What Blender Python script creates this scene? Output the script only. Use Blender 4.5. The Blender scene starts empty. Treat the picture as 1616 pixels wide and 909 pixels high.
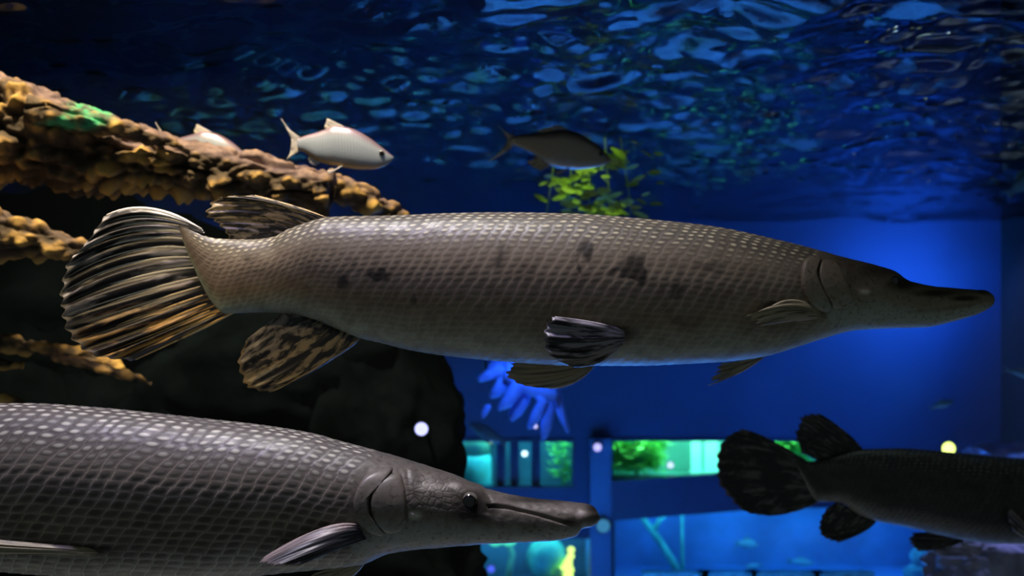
import bpy, math, random
import numpy as np
from mathutils import Vector

random.seed(7); np.random.seed(7)
SC = bpy.context.scene
C = SC.collection
F = 1571.0            # focal length in pixels of the 1616 x 909 frame
CX, CY = 808.0, 480.0  # principal column, eye-level row

# ------------------------------------------------------------------ camera
cam_d = bpy.data.cameras.new('camera'); cam = bpy.data.objects.new('camera', cam_d); C.objects.link(cam)
cam_d.sensor_width = 36.0; cam_d.lens = 36.0 * F / 1616.0
cam_d.shift_y = (CY - 454.5) / 1616.0
cam_d.clip_start = 0.02; cam_d.clip_end = 100
cam.location = (0, 0, 0); cam.rotation_euler = (math.pi / 2, 0, 0)
cam_d.dof.use_dof = True; cam_d.dof.focus_distance = 1.47; cam_d.dof.aperture_fstop = 4.0
SC.camera = cam

# ------------------------------------------------------------------ world, lamps, exposure
W = bpy.data.worlds.new('World'); SC.world = W; W.use_nodes = True
W.node_tree.nodes['Background'].inputs[0].default_value = (0.50, 0.62, 0.60, 1)
W.node_tree.nodes['Background'].inputs[1].default_value = 0.14
SC.view_settings.view_transform = 'Standard'; SC.view_settings.look = 'None'
SC.view_settings.exposure = 0.0; SC.view_settings.gamma = 1.0
SC.view_settings.use_curve_mapping = False

def at(px, py, Y):
    return Vector(((px - CX) / F * Y, Y, (CY - py) / F * Y))

def spot(name, loc, target, watt, col, size=60, blend=0.6, rad=0.05):
    d = bpy.data.lights.new(name, 'SPOT'); o = bpy.data.objects.new(name, d); C.objects.link(o)
    d.energy = watt; d.color = col; d.spot_size = math.radians(size); d.spot_blend = blend; d.shadow_soft_size = rad
    o.location = loc
    o.rotation_euler = (Vector(target) - Vector(loc)).to_track_quat('-Z', 'Y').to_euler()
    return o

# gantry lamps hung over the open water
spot('gantry_lamp_warm', (-0.95, 1.75, 2.6), (-1.0, 2.45, 0.2), 800, (1.0, 0.78, 0.46), 48, 0.7, 0.10)
spot('gantry_lamp_white', (-0.50, 1.70, 2.7), (-0.36, 1.75, 0), 390, (1.0, 0.92, 0.84), 42, 0.9, 0.10)
spot('gantry_lamp_violet', (-0.75, 1.30, 2.5), (-0.5, 1.5, -0.2), 150, (0.62, 0.52, 1.0), 50, 0.8, 0.08)
spot('front_lamp_warm', (-1.7, 0.25, 1.7), (-0.85, 1.85, 0.02), 150, (1.0, 0.72, 0.40), 26, 0.8, 0.06)
spot('gantry_lamp_right', (1.6, 3.6, 2.8), (1.5, 3.1, -0.4), 25, (0.75, 0.95, 0.9), 50, 0.8, 0.1)
# submerged blue floods washing the back wall
BLUE = (0.03, 0.22, 1.0)
spot('blue_flood', (3.55, 8.1, 0.10), (3.50, 9.0, 0.30), 165, BLUE, 140, 1.0, 0.12)
spot('blue_flood_low', (3.0, 7.4, -0.6), (2.9, 9.0, -0.5), 115, BLUE, 130, 1.0, 0.15)
# unseen coloured lights added over the far bed for the ripples to mirror
for k_, (x_, y_, w_, c_) in enumerate(((-0.3, 6.4, 520, (0.04, 0.30, 1.0)), (1.1, 6.6, 700, (0.03, 0.24, 1.0)), (0.3, 7.9, 560, (0.04, 0.28, 1.0)), (1.9, 8.0, 300, (0.03, 0.22, 1.0)), (0.5, 5.2, 420, (0.04, 0.28, 1.0)), (-2.7, 6.6, 90, (0.12, 0.40, 0.22)),
                                   (-1.6, 6.4, 200, (0.06, 0.50, 0.62)), (-1.3, 7.9, 200, (0.06, 0.50, 0.66)), (3.5, 6.0, 110, (0.40, 0.52, 0.62)))):
    z_ = -0.274 * y_ - 0.16
    spot('bed_fill', (x_, y_, z_), (x_, y_ + 0.05, -2.85), w_ * ((z_ + 2.85) / 0.85) ** 2, c_, 125, 0.7, 0.08)

# ------------------------------------------------------------------ helpers
def mesh(name, verts, faces, mat, parent=None, smooth=True, attrs=None, loc=None):
    me = bpy.data.meshes.new(name)
    me.from_pydata([tuple(v) for v in verts] if not isinstance(verts, np.ndarray) else verts.tolist(), [],
                   faces.tolist() if isinstance(faces, np.ndarray) else faces)
    if smooth: me.polygons.foreach_set('use_smooth', [True] * len(me.polygons))
    if attrs:
        for k, a in attrs.items():
            at_ = me.attributes.new(k, 'FLOAT_VECTOR', 'POINT')
            at_.data.foreach_set('vector', np.asarray(a, np.float32).ravel())
    me.materials.append(mat); me.update()
    o = bpy.data.objects.new(name, me); C.objects.link(o)
    if parent is not None: o.parent = parent
    if loc is not None: o.location = loc
    return o

def empty(name, loc, label, cat, group=None, rz=0.0):
    o = bpy.data.objects.new(name, None); C.objects.link(o); o.location = loc; o.rotation_euler[2] = rz
    o.empty_display_size = 0.05
    return tag(o, label, cat, group)

def tag(o, label, cat=None, group=None):
    o['label'] = label
    if cat: o['category'] = cat
    if group: o['group'] = group
    return o

def struct(o, label=None):
    o['kind'] = 'structure'
    if label: o['label'] = label
    return o

def grid_faces(nu, nv, wrap_v=False, off=0):
    """faces of a (nu x nv) vertex grid, index = i*nv + j"""
    i = np.arange(nu - 1)[:, None]; j = np.arange(nv if wrap_v else nv - 1)[None, :]
    j2 = (j + 1) % nv
    a = i * nv + j; b = i * nv + j2; c = (i + 1) * nv + j2; d = (i + 1) * nv + j
    return (np.stack([a, b, c, d], -1).reshape(-1, 4) + off)

def box_vf(x0, x1, y0, y1, z0, z1, off=0):
    v = [(x0,y0,z0),(x1,y0,z0),(x1,y1,z0),(x0,y1,z0),(x0,y0,z1),(x1,y0,z1),(x1,y1,z1),(x0,y1,z1)]
    f = [(0,3,2,1),(4,5,6,7),(0,1,5,4),(1,2,6,5),(2,3,7,6),(3,0,4,7)]
    return v, [tuple(k + off for k in q) for q in f]

def pchip(xs, ys):
    x = np.array(xs, float); y = np.array(ys, float)
    o = np.argsort(x); x = x[o]; y = y[o]
    h = np.diff(x); d = np.diff(y) / h
    m = np.zeros_like(y)
    for i in range(1, len(x) - 1):
        if d[i-1] * d[i] > 0:
            w1 = 2*h[i] + h[i-1]; w2 = h[i] + 2*h[i-1]
            m[i] = (w1 + w2) / (w1 / d[i-1] + w2 / d[i])
    m[0] = d[0]; m[-1] = d[-1]
    def f(q):
        q = np.clip(np.asarray(q, float), x[0], x[-1])
        k = np.clip(np.searchsorted(x, q) - 1, 0, len(x) - 2)
        t = (q - x[k]) / h[k]
        return ((1+2*t)*(1-t)**2*y[k] + t*(1-t)**2*h[k]*m[k] + t*t*(3-2*t)*y[k+1] + t*t*(t-1)*h[k]*m[k+1])
    return f

def sstep(a, b, x):
    t = np.clip((x - a) / (b - a), 0, 1); return t * t * (3 - 2 * t)

def _hash(ix, iy, iz, seed=0):
    n = (ix.astype(np.int64) * 374761393 + iy.astype(np.int64) * 668265263 + iz.astype(np.int64) * 2147483647 + seed * 144665) & 0xffffffff
    n = ((n ^ (n >> 13)) * 1274126177) & 0xffffffff
    n = ((n ^ (n >> 16)) * 2246822519) & 0xffffffff
    return ((n ^ (n >> 15)) & 0xffffff) / float(0xffffff)

def vnoise(P, seed=0):
    """value noise in [-1,1] at Nx3 points"""
    i = np.floor(P).astype(np.int64); f = P - i; f = f * f * f * (f * (f * 6 - 15) + 10)
    r = 0
    for dx in (0, 1):
        for dy in (0, 1):
            for dz in (0, 1):
                w = (f[:, 0] if dx else 1 - f[:, 0]) * (f[:, 1] if dy else 1 - f[:, 1]) * (f[:, 2] if dz else 1 - f[:, 2])
                r = r + w * _hash(i[:, 0] + dx, i[:, 1] + dy, i[:, 2] + dz, seed)
    return r * 2 - 1

def fbm(P, oct=4, seed=0, gain=0.5):
    r = 0; a = 1.0
    for k in range(oct):
        r = r + a * vnoise(P * 2 ** k + 17.3 * k, seed + k); a *= gain
    return r

def worley(P, seed=0):
    """F1 distance"""
    i = np.floor(P).astype(np.int64); best = np.full(len(P), 9.0)
    for dx in (-1, 0, 1):
        for dy in (-1, 0, 1):
            for dz in (-1, 0, 1):
                c = i + np.array([dx, dy, dz])
                q = np.stack([c[:, 0] + _hash(c[:, 0], c[:, 1], c[:, 2], seed + 1), c[:, 1] + _hash(c[:, 0], c[:, 1], c[:, 2], seed + 2),
                              c[:, 2] + _hash(c[:, 0], c[:, 1], c[:, 2], seed + 3)], 1)
                best = np.minimum(best, ((P - q) ** 2).sum(1))
    return np.sqrt(best)

# ------------------------------------------------------------------ material helpers
class NT:
    def __init__(s, name):
        s.m = bpy.data.materials.new(name); s.m.use_nodes = True; s.t = s.m.node_tree; s.t.nodes.clear()
        s.out = s.n('ShaderNodeOutputMaterial')
    def n(s, ty, **kw):
        o = s.t.nodes.new(ty)
        for k, v in kw.items(): setattr(o, k, v)
        return o
    def put(s, sock, v):
        if hasattr(v, 'is_output'): s.t.links.new(v, sock)
        elif isinstance(v, (tuple, list)) and len(v) == 3 and sock.type == 'RGBA': sock.default_value = (*v, 1)
        else: sock.default_value = v
    def math(s, op, a, b=None, c=None, clamp=False):
        o = s.n('ShaderNodeMath', operation=op, use_clamp=clamp)
        for k, v in enumerate((a, b, c)):
            if v is not None: s.put(o.inputs[k], v)
        return o.outputs[0]
    def map(s, v, a, b, c=0.0, d=1.0, smooth=True):
        o = s.n('ShaderNodeMapRange', interpolation_type='SMOOTHSTEP' if smooth else 'LINEAR')
        for k, q in enumerate((v, a, b, c, d)): s.put(o.inputs[k], q)
        return o.outputs[0]
    def mix(s, f, a, b, blend='MIX'):
        o = s.n('ShaderNodeMix', data_type='RGBA', blend_type=blend)
        s.put(o.inputs[0], f); s.put(o.inputs[6], a); s.put(o.inputs[7], b)
        return o.outputs[2]
    def ramp(s, f, stops):
        o = s.n('ShaderNodeValToRGB'); e = o.color_ramp.elements
        while len(e) < len(stops): e.new(0.5)
        for k, (p, c) in enumerate(stops): e[k].position = p; e[k].color = (*c, 1)
        s.put(o.inputs[0], f); return o.outputs[0]
    def attr(s, name):
        a = s.n('ShaderNodeAttribute', attribute_name=name); x = s.n('ShaderNodeSeparateXYZ')
        s.t.links.new(a.outputs['Vector'], x.inputs[0]); return x.outputs[0], x.outputs[1], x.outputs[2]
    def noise(s, scale, detail=4, rough=0.55, vec=None, dist=0.0):
        o = s.n('ShaderNodeTexNoise'); o.inputs['Scale'].default_value = scale; o.inputs['Detail'].default_value = detail
        o.inputs['Roughness'].default_value = rough; o.inputs['Distortion'].default_value = dist
        if vec is None: vec = s.n('ShaderNodeTexCoord').outputs['Object']
        s.t.links.new(vec, o.inputs['Vector']); return o.outputs[0]
    def voro(s, scale, vec=None, feature='F1'):
        o = s.n('ShaderNodeTexVoronoi', feature=feature); o.inputs['Scale'].default_value = scale
        if vec is None: vec = s.n('ShaderNodeTexCoord').outputs['Object']
        s.t.links.new(vec, o.inputs['Vector']); return o.outputs['Distance']
    def bump(s, h, strength=0.3, dist=0.002):
        o = s.n('ShaderNodeBump'); o.inputs['Strength'].default_value = strength; o.inputs['Distance'].default_value = dist
        s.t.links.new(h, o.inputs['Height']); return o.outputs[0]
    def bsdf(s, col, rough=0.5, spec=0.4, normal=None, **kw):
        b = s.n('ShaderNodeBsdfPrincipled'); s.put(b.inputs['Base Color'], col); s.put(b.inputs['Roughness'], rough)
        s.put(b.inputs['Specular IOR Level'], spec)
        if normal is not None: s.t.links.new(normal, b.inputs['Normal'])
        for k, v in kw.items(): s.put(b.inputs[k], v)
        s.t.links.new(b.outputs[0], s.out.inputs[0]); return s.m

def simple(name, col, rough=0.6, var=0.35, scale=8, bump=0.0, spec=0.3):
    t = NT(name); n = t.noise(scale)
    c = t.mix(t.map(n, 0.3, 0.7), tuple(x * (1 - var) for x in col), tuple(min(1, x * (1 + var)) for x in col))
    nb = t.bump(t.noise(scale * 4), bump, 0.01) if bump else None
    return t.bsdf(c, rough, spec, nb)

def emitter(name, col, strength):
    t = NT(name); e = t.n('ShaderNodeEmission'); e.inputs[0].default_value = (*col, 1); e.inputs[1].default_value = strength
    t.t.links.new(e.outputs[0], t.out.inputs[0]); return t.m

def gar_skin(name, back, flank, belly, glint_col, blotch=0.0, edge_gain=1.6, dark=1.0, cdark=0.38, bmp=0.18):
    t = NT(name)
    S, T, M = t.attr('sc'); V, H, XN = t.attr('vv')
    S = t.math('ADD', S, t.math('MULTIPLY', t.math('SINE', t.math('MULTIPLY', t.math('FLOOR', T), 2.4)), 0.08))
    fs = t.math('FRACT', S); ft = t.math('FRACT', T)
    cell = t.n('ShaderNodeCombineXYZ'); t.put(cell.inputs[0], t.math('FLOOR', S)); t.put(cell.inputs[1], t.math('FLOOR', T))
    wn = t.n('ShaderNodeTexWhiteNoise', noise_dimensions='3D'); t.t.links.new(cell.outputs[0], wn.inputs['Vector']); rnd = wn.outputs['Value']
    n1 = t.noise(9, 4); n2 = t.noise(38, 5)
    v2 = t.math('ADD', V, t.math('MULTIPLY', t.math('SUBTRACT', n1, 0.5), 0.10))
    base = t.ramp(v2, [(0.0, back), (0.22, back), (0.40, flank), (0.62, flank), (0.80, belly), (1.0, belly)])
    base = t.mix(t.map(n2, 0.35, 0.7), base, t.mix(1.0, base, (0.72, 0.70, 0.68), 'MULTIPLY'))
    # each scale: darker centre on the flank, pale highlight painted on the back, fine pale hind edge
    d = t.math('SQRT', t.math('ADD', t.math('POWER', t.math('SUBTRACT', fs, 0.47), 2.0), t.math('MULTIPLY', t.math('POWER', t.math('SUBTRACT', ft, 0.5), 2.0), 1.2)))
    cent = t.map(d, 0.50, 0.25)
    flank_m = t.math('MULTIPLY', t.map(V, 0.25, 0.42), t.map(V, 0.92, 0.62))
    base = t.mix(t.math('MULTIPLY', t.math('MULTIPLY', cent, flank_m), t.math('MULTIPLY', M, t.math('MULTIPLY_ADD', rnd, cdark * 0.9, cdark))), base, (0.022, 0.020, 0.017))
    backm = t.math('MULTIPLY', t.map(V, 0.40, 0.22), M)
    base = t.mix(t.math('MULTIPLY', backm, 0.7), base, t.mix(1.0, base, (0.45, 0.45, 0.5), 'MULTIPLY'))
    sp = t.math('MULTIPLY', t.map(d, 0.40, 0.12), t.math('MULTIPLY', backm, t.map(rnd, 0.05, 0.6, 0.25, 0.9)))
    base = t.mix(sp, base, glint_col)
    e1 = t.math('MULTIPLY', t.map(fs, 0.11, 0.02), M)
    e2 = t.math('MULTIPLY', t.map(ft, 0.16, 0.03), t.math('MULTIPLY', M, flank_m))
    e = t.math('MAXIMUM', e1, t.math('MULTIPLY', e2, 0.6))
    base = t.mix(t.math('MULTIPLY', e, 0.75), base, t.mix(1.0, base, (edge_gain, edge_gain, edge_gain * 0.98), 'MULTIPLY'))
    if blotch > 0:
        bl = t.noise(13, 2, 0.5, dist=0.6); band = t.math('MULTIPLY', t.map(V, 0.12, 0.28), t.map(V, 0.72, 0.5))
        base = t.mix(t.math('MULTIPLY', t.math('MULTIPLY', t.map(bl, 0.60, 0.68), band), t.math('MULTIPLY', t.map(H, 0.6, 0.1), blotch)), base, (0.018, 0.015, 0.012))
    # head: bare bone, dark above, pale below
    hn = t.noise(60, 5, 0.65); hv = t.math('ADD', V, t.math('MULTIPLY', t.math('SUBTRACT', hn, 0.5), 0.22))
    hcol = t.ramp(hv, [(0.0, tuple(x * 0.55 for x in back)), (0.3, tuple(x * 0.75 for x in flank)), (0.5, tuple(x * 0.9 for x in flank)), (0.66, tuple(x * 0.9 for x in belly)), (1.0, belly)])
    hcol = t.mix(t.map(t.noise(140, 3, 0.7), 0.52, 0.68), hcol, t.mix(1.0, hcol, (0.55, 0.52, 0.5), 'MULTIPLY'))
    CHK, PALE, _ = t.attr('hd'); crk = t.voro(95, None, 'DISTANCE_TO_EDGE'); chk = t.math('MULTIPLY', CHK, t.map(crk, 0.10, 0.02))
    hcol = t.mix(t.math('MULTIPLY', chk, 0.6), hcol, (0.02, 0.018, 0.015))
    hcol = t.mix(PALE, hcol, (0.55, 0.52, 0.45))
    base = t.mix(H, base, hcol)
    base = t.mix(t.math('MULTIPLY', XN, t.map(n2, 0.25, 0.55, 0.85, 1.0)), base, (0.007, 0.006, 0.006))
    if dark != 1.0: base = t.mix(1.0, base, (dark, dark, dark), 'MULTIPLY')
    hgt = t.math('ADD', t.math('MULTIPLY', t.math('MULTIPLY', t.map(d, 0.55, 0.0), M), 0.9), t.math('MULTIPLY', n2, 0.15))
    hgt = t.math('ADD', hgt, t.math('MULTIPLY', t.math('MULTIPLY', t.map(crk, 0.0, 0.18), CHK), 2.5))
    return t.bsdf(base, t.map(n2, 0.3, 0.7, 0.40, 0.55), t.map(XN, 0.0, 0.8, 0.36, 0.08), t.bump(hgt, bmp, 0.002))

def fin_mat(name, pale, low, darkc=(0.012, 0.012, 0.014), thr=0.5, stretch=(15, 3.2), split=(0.52, 0.80)):
    """pale = colour of the ray streaks towards the first ray, low = towards the last"""
    t = NT(name)
    R, S, K = t.attr('rs')
    cb = t.n('ShaderNodeCombineXYZ'); t.put(cb.inputs[0], t.math('MULTIPLY', R, stretch[0])); t.put(cb.inputs[1], t.math('MULTIPLY', S, stretch[1])); t.put(cb.inputs[2], K)
    n = t.noise(1.0, 3, 0.6, cb.outputs[0], 0.4)
    pc = t.mix(t.map(R, split[0], split[1]), pale, low)
    c = t.mix(t.map(n, thr - 0.06, thr + 0.10), darkc, pc)
    c = t.mix(t.map(S, 0.94, 1.0, 0, 0.6), c, pale)
    return t.bsdf(c, 0.42, 0.45, t.bump(n, 0.25, 0.002))

# ------------------------------------------------------------------ materials
M_wall = simple('painted_blue_concrete', (0.020, 0.042, 0.115), 0.7, 0.12, 1.2, 0.05)
M_side = simple('dark_teal_liner', (0.006, 0.018, 0.026), 0.7, 0.3, 2.0, 0.1)
M_bed = simple('tank_bed_gravel', (0.42, 0.44, 0.46), 0.8, 0.5, 5, 0.4)
M_frame = simple('dark_window_frame', (0.012, 0.028, 0.08), 0.4, 0.15, 4)
M_pillar = simple('blue_pillar_paint', (0.04, 0.11, 0.24), 0.5, 0.1, 3)

def water_mat():
    t = NT('water_surface')
    tc = t.n('ShaderNodeTexCoord').outputs['Object']
    mp = t.n('ShaderNodeMapping'); t.t.links.new(tc, mp.inputs[0]); mp.inputs['Scale'].default_value = (1.0, 0.75, 1.0)
    h = t.math('ADD', t.noise(7.5, 1.0, 0.45, mp.outputs[0], 0.4), t.math('MULTIPLY', t.noise(21.0, 1, 0.5, mp.outputs[0]), 0.10))
    bn = t.bump(h, 0.25, 0.03)
    fr = t.n('ShaderNodeFresnel'); fr.inputs['IOR'].default_value = 1.33; t.t.links.new(bn, fr.inputs['Normal'])
    g = t.n('ShaderNodeBsdfGlossy'); g.inputs['Color'].default_value = (0.82, 0.92, 0.95, 1); g.inputs['Roughness'].default_value = 0.02
    t.t.links.new(bn, g.inputs['Normal'])
    tr = t.n('ShaderNodeBsdfTransparent'); tr.inputs[0].default_value = (0.95, 0.98, 1, 1)
    mx = t.n('ShaderNodeMixShader'); t.t.links.new(fr.outputs[0], mx.inputs[0]); t.t.links.new(tr.outputs[0], mx.inputs[1]); t.t.links.new(g.outputs[0], mx.inputs[2])
    t.t.links.new(mx.outputs[0], t.out.inputs[0]); return t.m
M_water = water_mat()

def pane_mat():
    t = NT('acrylic_pane')
    lw = t.n('ShaderNodeFresnel'); lw.inputs['IOR'].default_value = 1.12
    g = t.n('ShaderNodeBsdfGlossy'); g.inputs['Roughness'].default_value = 0.03; g.inputs['Color'].default_value = (0.8, 0.9, 1, 1)
    tr = t.n('ShaderNodeBsdfTransparent'); tr.inputs[0].default_value = (0.86, 0.95, 1.0, 1)
    mx = t.n('ShaderNodeMixShader'); t.t.links.new(lw.outputs[0], mx.inputs[0]); t.t.links.new(tr.outputs[0], mx.inputs[1]); t.t.links.new(g.outputs[0], mx.inputs[2])
    t.t.links.new(mx.outputs[0], t.out.inputs[0]); return t.m
M_pane = pane_mat()

# ------------------------------------------------------------------ the tank: bed, walls, water surface
SURF = 0.76; BED = -2.85; XL, XR = -5.2, 4.42; YB = 9.0; YF = -0.6
def plane_grid(name, x0, x1, y0, y1, z, nx, ny, fn, mat):
    x = np.linspace(x0, x1, nx); y = np.linspace(y0, y1, ny)
    X, Y = np.meshgrid(x, y, indexing='ij'); P = np.stack([X.ravel(), Y.ravel(), np.zeros(X.size)], 1)
    P[:, 2] = z + fn(P)
    return mesh(name, P, grid_faces(nx, ny), mat)
struct(plane_grid('floor', XL, XR, YF, YB, BED, 120, 120, lambda P: 0.10 * fbm(P * [1.1, 1.1, 1] + 5, 4, 3), M_bed), 'dark gravel bed of the tank')
def waves(P):
    q = P.copy(); q[:, 0] += 0.25 * q[:, 1]; w = 0.05 * fbm(q * 2.3, 2, 30); q[:, 0] += w; q[:, 1] += 0.7 * w
    fade = (0.35 + 0.65 * sstep(2.0, 2.6, P[:, 1])) * (1 - 0.6 * sstep(5.0, 8.0, P[:, 1]))
    return 0.022 * vnoise(q * 1.9 + 3, 11) + fade * (0.019 * vnoise(q * [5.0, 5.5, 1], 12) + 0.0165 * vnoise(q * [10.5, 12, 1] + 9, 13) + 0.0060 * vnoise(q * [21, 24, 1] + 4, 14))
gx_ = np.linspace(XL, XR, 600); gy_ = np.r_[np.linspace(YF, 2.2, 40)[:-1], np.linspace(2.2, YB, 430)]
X_, Y_ = np.meshgrid(gx_, gy_, indexing='ij'); P_ = np.stack([X_.ravel(), Y_.ravel(), np.zeros(X_.size)], 1); P_[:, 2] = SURF + waves(P_)
struct(mesh('water_surface', P_, grid_faces(len(gx_), len(gy_)), M_water), 'rippled water surface seen from below, mirroring blue light')

def wall_box(name, *b, mat=M_wall, label=None):
    v, f = box_vf(*b); return struct(mesh(name, v, f, mat, smooth=False), label)
M_ceil = simple('black_hall_ceiling', (0.006, 0.010, 0.016), 0.8, 0.3, 2)
wall_box('ceiling', XL - 0.1, XR + 0.1, YF, YB + 0.12, 3.2, 3.3, mat=M_ceil, label='black ceiling over the tank')
wall_box('wall_left', XL - 0.1, XL, YF, YB, BED, 3.2, mat=M_side, label='dark tank wall behind the driftwood')
wall_box('wall_right', XR, XR + 0.1, YF, YB, BED, 3.2, mat=M_side, label='dark teal side wall of the tank')

# back wall with openings (pixel rectangles measured at the wall's distance)
def wx(px): return (px - CX) / F * YB
def wz(py): return (CY - py) / F * YB
OPEN = [(963, 1300, 692, 756), (966, 1492, 797, 925), (722, 907, 693, 772), (612, 936, 846, 932)]
xs = sorted({XL, XR} | {wx(v) for o in OPEN for v in o[:2]}); zs = sorted({BED - 0.2, 3.2} | {wz(v) for o in OPEN for v in o[2:]})
V_, F_ = [], []
for i in range(len(xs) - 1):
    for k in range(len(zs) - 1):
        xm = (xs[i] + xs[i+1]) / 2; zm = (zs[k] + zs[k+1]) / 2
        if any(wx(o[0]) < xm < wx(o[1]) and wz(o[3]) < zm < wz(o[2]) for o in OPEN): continue
        v, f = box_vf(xs[i], xs[i+1], YB, YB + 0.12, zs[k], zs[k+1], len(V_)); V_ += v; F_ += f
struct(mesh('wall_back', V_, F_, M_wall, smooth=False), 'blue-lit back wall of the tank')

for k, o in enumerate(OPEN):
    x0, x1, z1, z0 = wx(o[0]), wx(o[1]), wz(o[2]), wz(o[3]); w = 0.022
    e = bpy.data.objects.new('window_%d' % (k + 1), None); C.objects.link(e); e.location = ((x0 + x1) / 2, YB, z0); struct(e)
    v, f = box_vf(x0 - e.location.x, x1 - e.location.x, 0.05, 0.06, 0, z1 - z0)
    mesh('pane', v, f, M_pane, e, smooth=False)
    V2, F2 = [], []
    for b in ((x0, x1, z1 - w, z1), (x0, x1, z0, z0 + w), (x0, x0 + w, z0 + w, z1 - w), (x1 - w, x1, z0 + w, z1 - w)):
        v, f = box_vf(b[0] - e.location.x, b[1] - e.location.x, -0.02, 0.11, b[2] - z0, b[3] - z0, len(V2)); V2 += v; F2 += f
    mesh('window_frame', V2, F2, M_frame, e, smooth=False)

# pillar and slanting beam in front of the windows
wall_box('trim_1', wx(930), wx(962), YB - 0.14, YB - 0.02, BED, wz(690), mat=M_pillar, label='pale blue upright pillar between the lit windows')
v = []
for (px, py) in ((958, 756), (1290, 733), (1290, 792), (958, 818)):
    for dy in (-0.12, -0.025):
        q = at(px, py, YB); v.append((q.x, YB + dy, q.z))
struct(mesh('trim_2', v, [(0, 2, 4, 6), (1, 7, 5, 3), (0, 1, 3, 2), (2, 3, 5, 4), (4, 5, 7, 6), (6, 7, 1, 0)], M_frame, smooth=False), 'dark blue slanting beam between the upper and lower windows')

# ------------------------------------------------------------------ lit exhibits behind the windows
def niche(name, o, depth, mat, lamp_col, watt, label, lamp_z=None):
    x0, x1, z1, z0 = wx(o[0]) - 0.15, wx(o[1]) + 0.15, wz(o[2]) + 0.12, wz(o[3]) - 0.08
    y0, y1 = YB + 0.14, YB + 0.14 + depth; V2, F2 = [], []
    for b in ((x0, x1, y1, y1 + 0.03, z0, z1), (x0 - 0.03, x0, y0, y1, z0, z1), (x1, x1 + 0.03, y0, y1, z0, z1), (x0, x1, y0, y1, z0 - 0.03, z0), (x0, x1, y0, y1, z1, z1 + 0.03)):
        v, f = box_vf(*b, len(V2)); V2 += v; F2 += f
    ob = mesh(name, V2, F2, mat, smooth=False); struct(ob, label)
    d = bpy.data.lights.new(name + '_lamp', 'AREA'); d.shape = 'RECTANGLE'; d.size = (x1 - x0) * 0.8; d.size_y = 0.2; d.energy = watt; d.color = lamp_col
    l = bpy.data.objects.new(name + '_lamp', d); C.objects.link(l); l.location = ((x0 + x1) / 2, y0 + 0.12, z1 - 0.03); l.rotation_euler = (math.radians(40), 0, 0)
    return x0, x1, y0, y1, z0, z1
M_nA = simple('pale_aqua_render', (0.35, 0.75, 0.72), 0.8, 0.2, 2)
M_nB = simple('bright_blue_render', (0.14, 0.42, 0.80), 0.8, 0.3, 1.3)
M_nC = simple('deep_teal_render', (0.05, 0.16, 0.24), 0.8, 0.4, 2)
nA = niche('wall_green_exhibit', OPEN[0], 0.8, M_nA, (0.30, 1.0, 0.66), 20, 'aqua back of the lit plant exhibit')
nB = niche('wall_blue_exhibit', OPEN[1], 0.9, M_nB, (0.10, 0.52, 1.0), 14, 'blue back of the lower lit exhibit')
nC = niche('wall_teal_exhibit', OPEN[2], 0.7, M_nC, (0.15, 0.75, 0.85), 14, 'dark teal exhibit behind the far window')
nD = niche('wall_low_exhibit', OPEN[3], 0.7, M_nC, (0.15, 0.65, 0.9), 12, 'dark teal exhibit low behind the snout')

def leaves(name, c, n, r, ln, wd, mat, parent=None, up=0.5, seed=1):
    rg = random.Random(seed); V2, F2 = [], []
    for k in range(n):
        a = rg.uniform(0, 6.283); el = rg.uniform(-0.3, 1.2) * up + 0.2
        d = Vector((math.cos(a) * math.cos(el), math.sin(a) * math.cos(el), math.sin(el)))
        p = Vector((rg.uniform(-r[0], r[0]), rg.uniform(-r[1], r[1]), rg.uniform(-r[2], r[2])))
        side = d.cross(Vector((0.1, 0.2, 1))).normalized(); l = ln * rg.uniform(0.6, 1.2); w = wd * rg.uniform(0.7, 1.2); nrm = side.cross(d)
        b = len(V2)
        V2 += [p, p + d * l * 0.45 + side * w - nrm * w * 0.3, p + d * l - nrm * l * 0.2, p + d * l * 0.45 - side * w - nrm * w * 0.3, p + d * l * 0.5]
        F2 += [(b, b+1, b+4), (b+1, b+2, b+4), (b+2, b+3, b+4), (b+3, b, b+4)]
    return mesh(name, V2, F2, mat, parent, smooth=False)

M_leaf = simple('bright_green_leaf', (0.32, 0.92, 0.20), 0.5, 0.35, 9)
M_leaf2 = simple('yellow_green_leaf', (0.75, 0.95, 0.15), 0.5, 0.2, 9)
M_stem = simple('pale_green_stem', (0.25, 0.55, 0.30), 0.6, 0.2, 9)

def tube(path, radii, seg=8, cap=True):
    P = np.array(path, float); n = len(P); T = np.gradient(P, axis=0); T /= np.linalg.norm(T, axis=1)[:, None] + 1e-9
    ref = np.array([0, 1.0, 0.05]); V2 = []
    for i in range(n):
        a = np.cross(T[i], ref); a /= np.linalg.norm(a) + 1e-9; b = np.cross(T[i], a)
        for k in range(seg):
            th = 2 * math.pi * k / seg; V2.append(P[i] + radii[i] * (math.cos(th) * a + math.sin(th) * b))
    F2 = grid_faces(n, seg, True).tolist()
    if cap:
        V2 += [P[0] - T[0] * radii[0] * 0.5, P[-1] + T[-1] * radii[-1] * 0.5]; m = n * seg
        F2 += [(m, (k + 1) % seg, k) for k in range(seg)] + [(m + 1, (n - 1) * seg + k, (n - 1) * seg + (k + 1) % seg) for k in range(seg)]
    return np.array(V2), F2

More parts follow.
